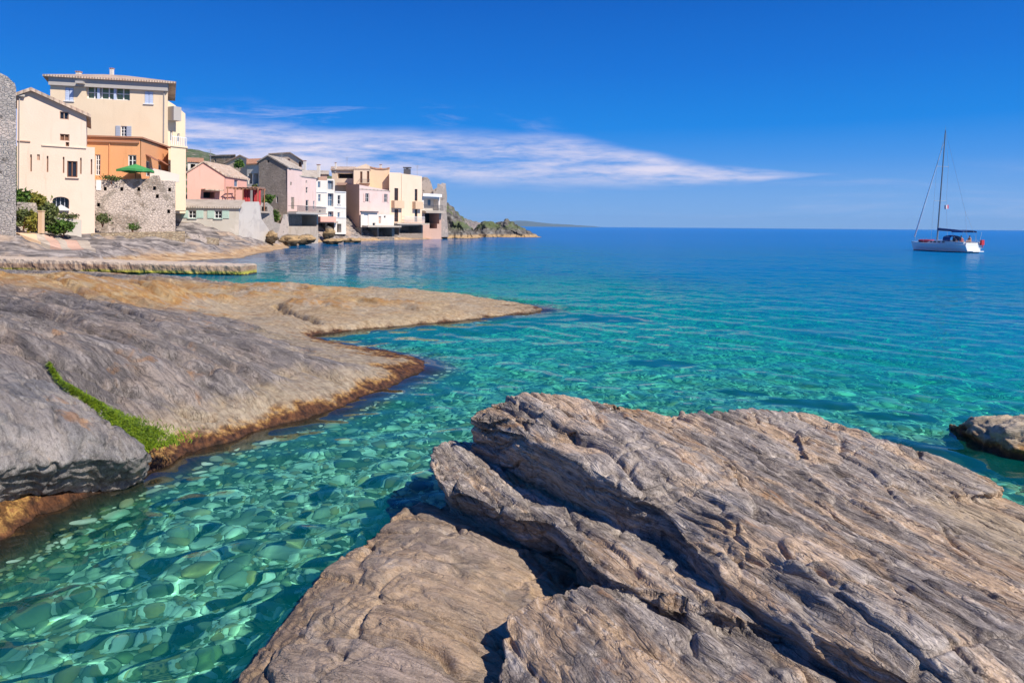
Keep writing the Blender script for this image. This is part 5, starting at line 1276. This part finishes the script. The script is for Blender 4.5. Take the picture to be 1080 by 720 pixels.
mound('headland', 'grey green rocky headland sloping down beyond the last house', 'headland', [(452, 222), (464, 217), (470, 215), (476, 219), (482, 226), (487, 229.5), (492, 236), (498, 241), (503, 246), (508, 251)], 186, 16, HM, -1., 2.6, .22, 3, 160, 90, terr=1.4)
mound('islet', 'low dark rocky point at the tip of the headland', 'headland', [(484, 250), (492, 244), (500, 241.5), (507, 236), (514, 234), (520, 233.4), (527, 235), (533, 233.6), (541, 234), (546, 237), (552, 241), (558, 244), (566, 248), (574, 251)], 205, 13, HM, -1., 1.7, .30, 9, 180, 80, terr=.9)
# loose boulders along the waterline
rb = np.random.default_rng(21)
ico = bmesh.new(); bmesh.ops.create_icosphere(ico, subdivisions=4, radius=1); IV3 = np.array([v.co[:] for v in ico.verts]); IF3 = [[v.index for v in f.verts] for f in ico.faces]; ico.free()
def boulder(label, px, py, d, wm, hm, mat, seed, group=None):
    nz_ = Noise3(seed); r_, e_ = voronoi3(IV3*1.6+seed*3, seed); P = IV3*(1+.38*nz_.fbm(IV3*1.1+seed, 3)+.22*r_+.10*nz_.fbm(IV3*5, 3))[:, None]; P = P*np.array((wm, wm*.8, hm)); P[:, 0] += .35*P[:, 2]*(wm/hm)*.5
    me = bpy.data.meshes.new('boulder'); me.from_pydata([tuple(p) for p in P], [], IF3); me.update(); me.shade_smooth()
    o = tag(link('boulder', me, mat), label, 'boulder', group); o.location = at(px, py, d); return o
boulder('pale green grey boulder in front of the undercroft below the white house', 347, 246, 126, 1.0, 1.1, HM, 2)
boulder('dark rounded boulder at the foot of the grey house corner', 287, 250, 92, .8, .8, HM, 5)
boulder('brown flat boulder on the waterline below the lilac facade', 306, 254, 102, 1.5, .9, HM, 7)
boulder('tan boulder at the foot of the dark undercroft of the tall house', 322, 253, 108, 1.5, .8, HM, 9)
boulder('low brown rock in the shallows below the white house', 352, 254.8, 113, 1.6, .5, HM, 11)
boulder('small brown rock in the shallows below the brown side wall', 372, 254, 124, 1.4, .6, HM, 13)

# far hills across the sea, seen through the air
m, t, b = material('far_forest'); b.inputs['Base Color'].default_value = (.09, .13, .08, 1); b.inputs['Roughness'].default_value = 1
t.l.new(t.mix(t.noise(t.coord(), .004, 5), (.05, .08, .06), (.11, .12, .09)), b.inputs['Base Color'])
mound('far_hills', None, None, [(470, 238.9), (495, 236.5), (515, 235), (533, 234), (545, 233), (556, 232.6), (566, 234), (580, 235.4), (594, 237), (612, 238.4), (640, 240)], 10500, 1000, m, -25, 22, .0017, 17, 120, 30, kind='structure')

# ---- weed in the cleft between the corner boulder and the long slope
path = [(52, 396, .95), (75, 409, .93), (100, 424, .80), (122, 439, .68), (140, 452, .58), (155, 465, .47), (163, 473, .40)]
wid = [.015, .03, .07, .16, .34, .46, .34]
Pp = [np.array(atz(*p)) for p in path]; pts = []; nzw = Noise3(19)
for k in range(15000):
    s_ = rl.uniform(0, len(Pp)-1.001); i = int(s_); f = s_-i; c_ = Pp[i]*(1-f)+Pp[i+1]*f; wv = wid[i]*(1-f)+wid[i+1]*f
    dirv = Pp[i+1]-Pp[i]; sd = np.array((dirv[1], -dirv[0], 0)); sd /= np.linalg.norm(sd)
    a = rl.normal()*.55*rl.uniform(.5, 1.2); p = c_+sd*a*wv+np.array((0, 0, -abs(a)*.05+.02)); pts.append(p)
pts = np.array(pts); kp = nzw.fbm(pts*5., 3)+.25*rl.normal(size=len(pts)) > -.08; pts = pts[kp]; zs = shore_height(pts[:, 0], pts[:, 1]); pts[:, 2] = np.maximum(pts[:, 2], zs)+.01
Vv = []; hue = []
for p in pts:
    tdir = np.array((rl.normal()*.5+.4, -.9+rl.normal()*.4, -.35+rl.normal()*.25)); tdir /= np.linalg.norm(tdir); w_ = np.cross(tdir, (0, 0, 1)); w_ /= np.linalg.norm(w_)
    L_ = rl.uniform(.03, .09); h_ = rl.uniform(.0, .025); b0 = p+np.array((0, 0, h_))
    Vv += [b0-w_*.004, b0+w_*.004, b0+w_*.005+tdir*L_, b0-w_*.005+tdir*L_]; hue += [rl.uniform()]*4
me = np_mesh('green_weed', np.array(Vv), np.arange(len(Vv)).reshape(-1, 4)); vattr(me, 'hue', hue)
tag(link('green_weed', me, leafmat('wet_green_weed', (.05, .10, .005), (.20, .28, .01))), 'strip of bright green weed in the cleft behind the dark corner boulder', 'seaweed', kind='stuff')

# ================================================================== SAILING BOAT
ST = Vector(at(1027, 262, 94.5)); ST.z = 0; BW = Vector(at(963.5, 262, 105)); BW.z = 0
LB = (BW-ST).length; HX = (BW-ST)/LB; HY = Vector((-HX.y, HX.x, 0))          # forward, port
def bp(x, y, z): return ST+HX*x+HY*y+UP*z
boat = empty('sailing_yacht', ST, 'white sailing yacht with bare mast at anchor off the village', 'sailboat')
m, t, b = material('white_gelcoat'); c0 = t.coord('Object'); z = t.sep(c0)[2]
c = t.mix(t.smooth(z, .12, .10), (.80, .80, .78), (.04, .07, .14)); c = t.mix(t.noise(c0, .7, 3), c, t.mix(.12, c, (.3, .3, .3)))
t.l.new(c, b.inputs['Base Color']); b.inputs['Roughness'].default_value = .25; GC = m
ns, nr = 28, 13; V2 = []
for i in range(ns):
    s_ = i/(ns-1); x = s_*LB; bw = 1.62*(1-max(0, (s_-.35)/.65)**2.2)*(0.84+.16*min(1, s_/.35)); bw = max(bw, .03); sheer = 1.08+.30*s_**2; draft = .42*(1-abs(s_-.45)**2*2.2)
    for j in range(nr):
        a = (j/(nr-1)*2-1); yy = bw*math.copysign(min(1, abs(a)*1.0)**.75, a); zz = -draft+(sheer+draft)*abs(a)**2.6
        fl = x+(.45*(zz/sheer) if s_ > .9 else 0)*(s_-.9)*10 - (.35*(1-zz/sheer) if i == 0 else 0)*0
        V2.append(bp(fl, yy, zz))
mb = MB(); mb.v = V2
for i in range(ns-1):
    for j in range(nr-1): k = i*nr+j; mb.f.append([k, k+1, k+nr+1, k+nr])
mb.f.append([j for j in range(nr)]); mb.f.append([(ns-1)*nr+j for j in range(nr)][::-1])
for i in range(ns-1): mb.f.append([i*nr, (i+1)*nr, (i+1)*nr+nr-1, i*nr+nr-1])    # deck
mb.build('hull', GC, boat, ST)
def bev(mb, name, mat, par=None): return mb.build(name, mat, par or boat, ST)
WH = plain('white_deck_paint', (.80, .79, .76), .45, .05); BL = plain('navy_canvas', (.03, .07, .20), .8, .1); AL = plain('mast_alloy', (.22, .24, .27), .4, .05, .3); SL = plain('steel_wire', (.55, .57, .6), .35, .05, .6); SAILC = plain('furled_sail', (.82, .83, .84), .7, .02); REDR = plain('red_rubber', (.55, .04, .06), .6, .1)
cab = MB(); pr = [(3.6, 1.18, .95), (3.9, 1.62, .88), (6.2, 1.62, .72), (7.6, 1.36, .5)]
vv = []
for x, z_, hw in [(3.5, 1.08, 1.0), (3.7, 1.66, .88), (5.8, 1.66, .76), (7.4, 1.40, .5), (7.7, 1.20, .45)]: vv.append((x, z_, hw))
for i, (x, z_, hw) in enumerate(vv): cab.v += [bp(x, -hw-.12, 1.05), bp(x, -hw, z_), bp(x, hw, z_), bp(x, hw+.12, 1.05)]
for i in range(len(vv)-1):
    for j in range(3): k = i*4+j; cab.f.append([k, k+1, k+5, k+4])
cab.f += [[0, 1, 2, 3], [len(cab.v)-4+j for j in range(4)][::-1]]
cb = bev(cab, 'coachroof', WH)
for x in (4.2, 5.0, 5.8, 6.6):
    for sg in (-1, 1):
        hw = np.interp(x, [v_[0] for v_ in vv], [v_[2] for v_ in vv])+.07
        bev(MB().box(bp(x, sg*hw, 1.40), HX*.24, HY*.025, UP*.085), 'porthole', MT['glass'], cb)
# cockpit coamings, wheel, transom step
bev(MB().box(bp(1.9, 1.2, 1.30), HX*1.6, HY*.16, UP*.2).box(bp(1.9, -1.2, 1.30), HX*1.6, HY*.16, UP*.2).box(bp(.25, 0, 1.24), HX*.2, HY*1.2, UP*.14), 'cockpit', WH)
bev(MB().box(bp(-.35, 0, .22), HX*.4, HY*.9, UP*.06), 'swim_platform', WH)
# mast, raked a little aft
mz = 17.6; RK = .085
def mp(h): return bp(6.3-RK*h, 0, 1.2+h)
m0, m1 = mp(0.2), mp(mz-1.2)
mast = bev(MB().rod(m0, m1, .11, .07, 10), 'mast', AL)
for h in (6.2, 11.2): bev(MB().rod(mp(h)-HY*1.05, mp(h)+HY*1.05, .035, .035, 6), 'spreader', SL, mast)
bev(MB().rod(m1, m1+UP*.7, .015, .01, 5).rod(m1+UP*.3-HX*.3, m1+UP*.3+HX*.3, .012, .012, 5), 'masthead_aerial', SL, mast)
bom = bev(MB().rod(mp(1.9), bp(1.5, .0, 2.9), .075, .06, 8), 'boom', AL)
mbs = MB()
for i in range(10):
    a = mp(2.1).lerp(bp(1.6, 0, 3.02), i/10); c_ = mp(2.1).lerp(bp(1.6, 0, 3.02), (i+1)/10); mbs.rod(a, c_, .17-.006*i, .17-.006*(i+1), 9)
bev(mbs, 'sail_cover', BL, bom)
bow = bp(LB-.05, 0, 1.45)
bev(MB().rod(bow, mp(15.2), .018, .018, 5), 'forestay', SL); bev(MB().rod(bow+UP*.3+(mp(15.2)-bow)*.02, bow+(mp(15.2)-bow)*.95, .11, .05, 8), 'furled_jib', SAILC)
for sg in (-1, 1):
    bev(MB().rod(bp(5.9, sg*1.45, 1.2), mp(6.2)+HY*sg*1.05, .016, .016, 5).rod(mp(6.2)+HY*sg*1.05, mp(11.2)+HY*sg*.98, .016, .016, 5).rod(mp(11.2)+HY*sg*.98, m1, .016, .016, 5), 'shroud', SL)
    bev(MB().rod(bp(.1, sg*.9, 1.2), m1.lerp(bp(.1, 0, 1.2), .72), .014, .014, 5).rod(m1.lerp(bp(.1, 0, 1.2), .72), m1, .012, .012, 5), 'backstay', SL)
# sprayhood, bimini, rails
def bow_cover(x0, x1, z0, zt, hw, name, mat):
    mbx = MB(); n = 9
    for x, zz in ((x0, zt-.12), ((x0+x1)/2, zt), (x1, zt-.10)):
        for i in range(n): a = math.pi*i/(n-1); mbx.v.append(bp(x, -hw*math.cos(a), z0+(zz-z0)*math.sin(a)**.45))
    for r_ in range(2):
        for i in range(n-1): k = r_*n+i; mbx.f.append([k, k+1, k+n+1, k+n])
    kk = len(mbx.v); mbx.v += [p-UP*.03 for p in mbx.v[:kk]]
    for f in list(mbx.f): mbx.f.append([q+kk for q in f][::-1])
    return bev(mbx, name, mat)
bow_cover(3.0, 4.3, 1.6, 2.45, .95, 'sprayhood', BL)
bow_cover(.6, 2.6, 2.85, 3.2, 1.15, 'bimini', BL)
fr = MB()
for x in (.6, 2.6):
    for sg in (-1, 1): fr.rod(bp(1.4 if x > 1 else 1., sg*1.2, 1.35), bp(x, sg*1.13, 2.95), .018, .018, 5)
bev(fr, 'bimini_frame', SL)
rl_ = MB()
def side_y(x): s_ = x/LB; return 1.62*(1-max(0, (s_-.35)/.65)**2.2)*(0.84+.16*min(1, s_/.35))-.06
xs_ = [0.1, 1.6, 3.1, 4.6, 6.1, 7.6, 9.0, LB-.5]
for sg in (-1, 1):
    pr_ = None
    for x in xs_:
        z_ = 1.08+.30*(x/LB)**2; p = bp(x, sg*max(.12, side_y(x)), z_); rl_.rod(p, p+UP*.62, .016, .014, 5)
        if pr_ is not None: rl_.rod(pr_+UP*.62, p+UP*.62, .009, .009, 4); rl_.rod(pr_+UP*.33, p+UP*.33, .008, .008, 4)
        pr_ = p
rl_.rod(bp(.1, -side_y(.1), 1.72), bp(.1, side_y(.1), 1.72), .016, .016, 5)
bev(rl_, 'guard_rail', SL)
bev(MB().rod(bp(.05, -1.0, 1.2), bp(-.25, -1.0, 2.9), .02, .015, 5), 'ensign_staff', WH)
bev(MB().box(bp(-.12, -1.25, 1.45), HX*.16, HY*.22, UP*.36).rod(bp(-.2, -1.25, .75), bp(-.2, -1.25, 1.2), .05, .05, 6), 'outboard_motor', REDR)
FLW = plain('white_flag_cloth', (.78, .76, .76), .8, .05); FLB = plain('navy_flag_cloth', (.04, .05, .14), .8, .05); FLR = plain('red_flag_cloth', (.6, .05, .10), .8, .05)
fp = mp(5.3)+HY*-.95
fl = bev(MB().box(fp, HY*.11, HX*.012, UP*.30), 'flag', FLB); bev(MB().box(fp-HY*.24+UP*.02, HY*.12, HX*.012, UP*.29), 'flag_band', FLW, fl); bev(MB().box(fp-HY*.47+UP*.05, HY*.11, HX*.012, UP*.28), 'flag_band', FLR, fl)
# red inflatable on the foredeck
mb = MB(); n = 14
for i in range(n):
    a0 = 2*math.pi*i/n; a1 = 2*math.pi*(i+1)/n; f = lambda a: bp(8.2+1.25*math.cos(a), .52*math.sin(a), 1.50); mb.rod(f(a0), f(a1), .19, .19, 8)
mb.box(bp(8.2, 0, 1.44), HX*1.1, HY*.45, UP*.05)
o = mb.build('dinghy', REDR, None, bp(8.2, 0, 1.4)); tag(o, 'red inflatable dinghy lying on the foredeck of the yacht', 'dinghy')

def person(label, x, y, zseat, face, top, skin=(.50, .30, .20), hair=(.03, .02, .015), arm=.0):
    """seated figure: one skinned body, with shirt and hair"""
    o3 = bp(x, y, zseat); fw = (HX*math.cos(face)+HY*math.sin(face)).normalized(); lf = Vector((-fw.y, fw.x, 0))
    def q(f_, l_, z_): return fw*f_+lf*l_+UP*z_
    J = [(q(0, 0, .08), .13), (q(-.02, 0, .28), .13), (q(-.03, 0, .46), .14), (q(-.01, 0, .58), .055), (q(.02, 0, .68), .085), (q(.03, 0, .78), .075)]
    E_ = [(0, 1), (1, 2), (2, 3), (3, 4), (4, 5)]
    for sg in (-1, 1):
        k = len(J); J += [(q(.02, sg*.20, .46), .055), (q(.12, sg*.26, .24), .042), (q(.34, sg*(.18-arm), .20+arm), .034), (q(.43, sg*(.16-arm), .20+arm), .03)]; E_ += [(2, k), (k, k+1), (k+1, k+2), (k+2, k+3)]
        k = len(J); J += [(q(.08, sg*.10, .06), .09), (q(.46, sg*.13, .10), .062), (q(.50, sg*.13, -.34), .042), (q(.62, sg*.14, -.36), .035)]; E_ += [(0, k), (k, k+1), (k+1, k+2), (k+2, k+3)]
    me = bpy.data.meshes.new('person'); me.from_pydata([j[0] for j in J], E_, []); o = bpy.data.objects.new('person', me); COL.objects.link(o)
    md = o.modifiers.new('skin', 'SKIN'); sv = me.skin_vertices[0].data
    for i, j in enumerate(J): sv[i].radius = (j[1], j[1]); sv[i].use_root = (i == 0)
    o.modifiers.new('sub', 'SUBSURF').levels = 1
    dg = bpy.context.evaluated_depsgraph_get(); dg.update(); me2 = bpy.data.meshes.new_from_object(o.evaluated_get(dg)); bpy.data.objects.remove(o)
    me2.shade_smooth(); me2.materials.clear(); o = link('person', me2, plain('skin', skin, .6, .03)); o.location = o3; tag(o, label, 'person')
    sh = MB(); n = 12
    for zz, ra, rb_ in ((.02, .20, .16), (.25, .185, .155), (.42, .20, .15), (.52, .12, .10)):
        for i in range(n): a = 2*math.pi*i/n; sh.v.append(q(-.02+rb_*math.cos(a), ra*math.sin(a), zz))
    for r_ in range(3):
        for i in range(n): j = (i+1) % n; sh.f.append([r_*n+i, r_*n+j, (r_+1)*n+j, (r_+1)*n+i])
    s2 = sh.build('shirt', plain('shirt_cloth', top, .8, .08), None, (0, 0, 0), True); s2.parent = o
    hr = MB(); 
    for zz, ra in ((.70, .095), (.76, .105), (.82, .085), (.86, .03)):
        for i in range(n): a = 2*math.pi*i/n; hr.v.append(q(-.005+ra*math.cos(a)*(.75 if math.cos(a) > .2 else 1), ra*math.sin(a), zz))
    for r_ in range(3):
        for i in range(n): j = (i+1) % n; hr.f.append([r_*n+i, r_*n+j, (r_+1)*n+j, (r_+1)*n+i])
    hr.f.append([3*n+i for i in range(n)])
    h2 = hr.build('hair', plain('hair', hair, .7, .1), None, (0, 0, 0), True); h2.parent = o
person('person in a red top sitting at the stern end of the cockpit', 1.1, .95, 1.52, -1.2, (.50, .08, .06))
person('person in a dark top sitting in the cockpit near the sprayhood', 2.3, .95, 1.52, -1.5, (.03, .03, .05), arm=.06)
person('person in an orange top seated on the far side of the cockpit', 1.6, -.95, 1.52, 1.6, (.55, .22, .08))

# ================================================================== AIR
mb = MB(); mb.box((0, 6000, 58), Vector((11000, 0, 0)), Vector((0, 6200, 0)), UP*112)
hz = mb.build('haze', None)
m = bpy.data.materials.new('haze'); m.use_nodes = True; t = NT(m.node_tree); t.n.remove(t.n['Principled BSDF'])
pv = t.new('ShaderNodeVolumePrincipled', inp={'Color': (.38, .66, 1.), 'Density': 5e-5}); t.l.new(pv.outputs[0], t.n['Material Output'].inputs['Volume'])
hz.data.materials.append(m); tag(hz, kind='stuff')

for o in list(COL.objects):
    if o.parent is None and 'category' in o:
        g = {'boulder': 'boulders along the village waterline', 'person': 'people aboard the yacht', 'shrub': 'shrubs among the houses', 'hedge': 'low hedges on the terraces', 'ruin': 'ruined walls at the end of the village'}.get(o['category'])
        if o.name.startswith('hill_house'): g = 'houses higher up behind the rose pink house'
        elif o['category'] == 'house': g = 'houses of the village'
        if g and 'group' not in o: o['group'] = g
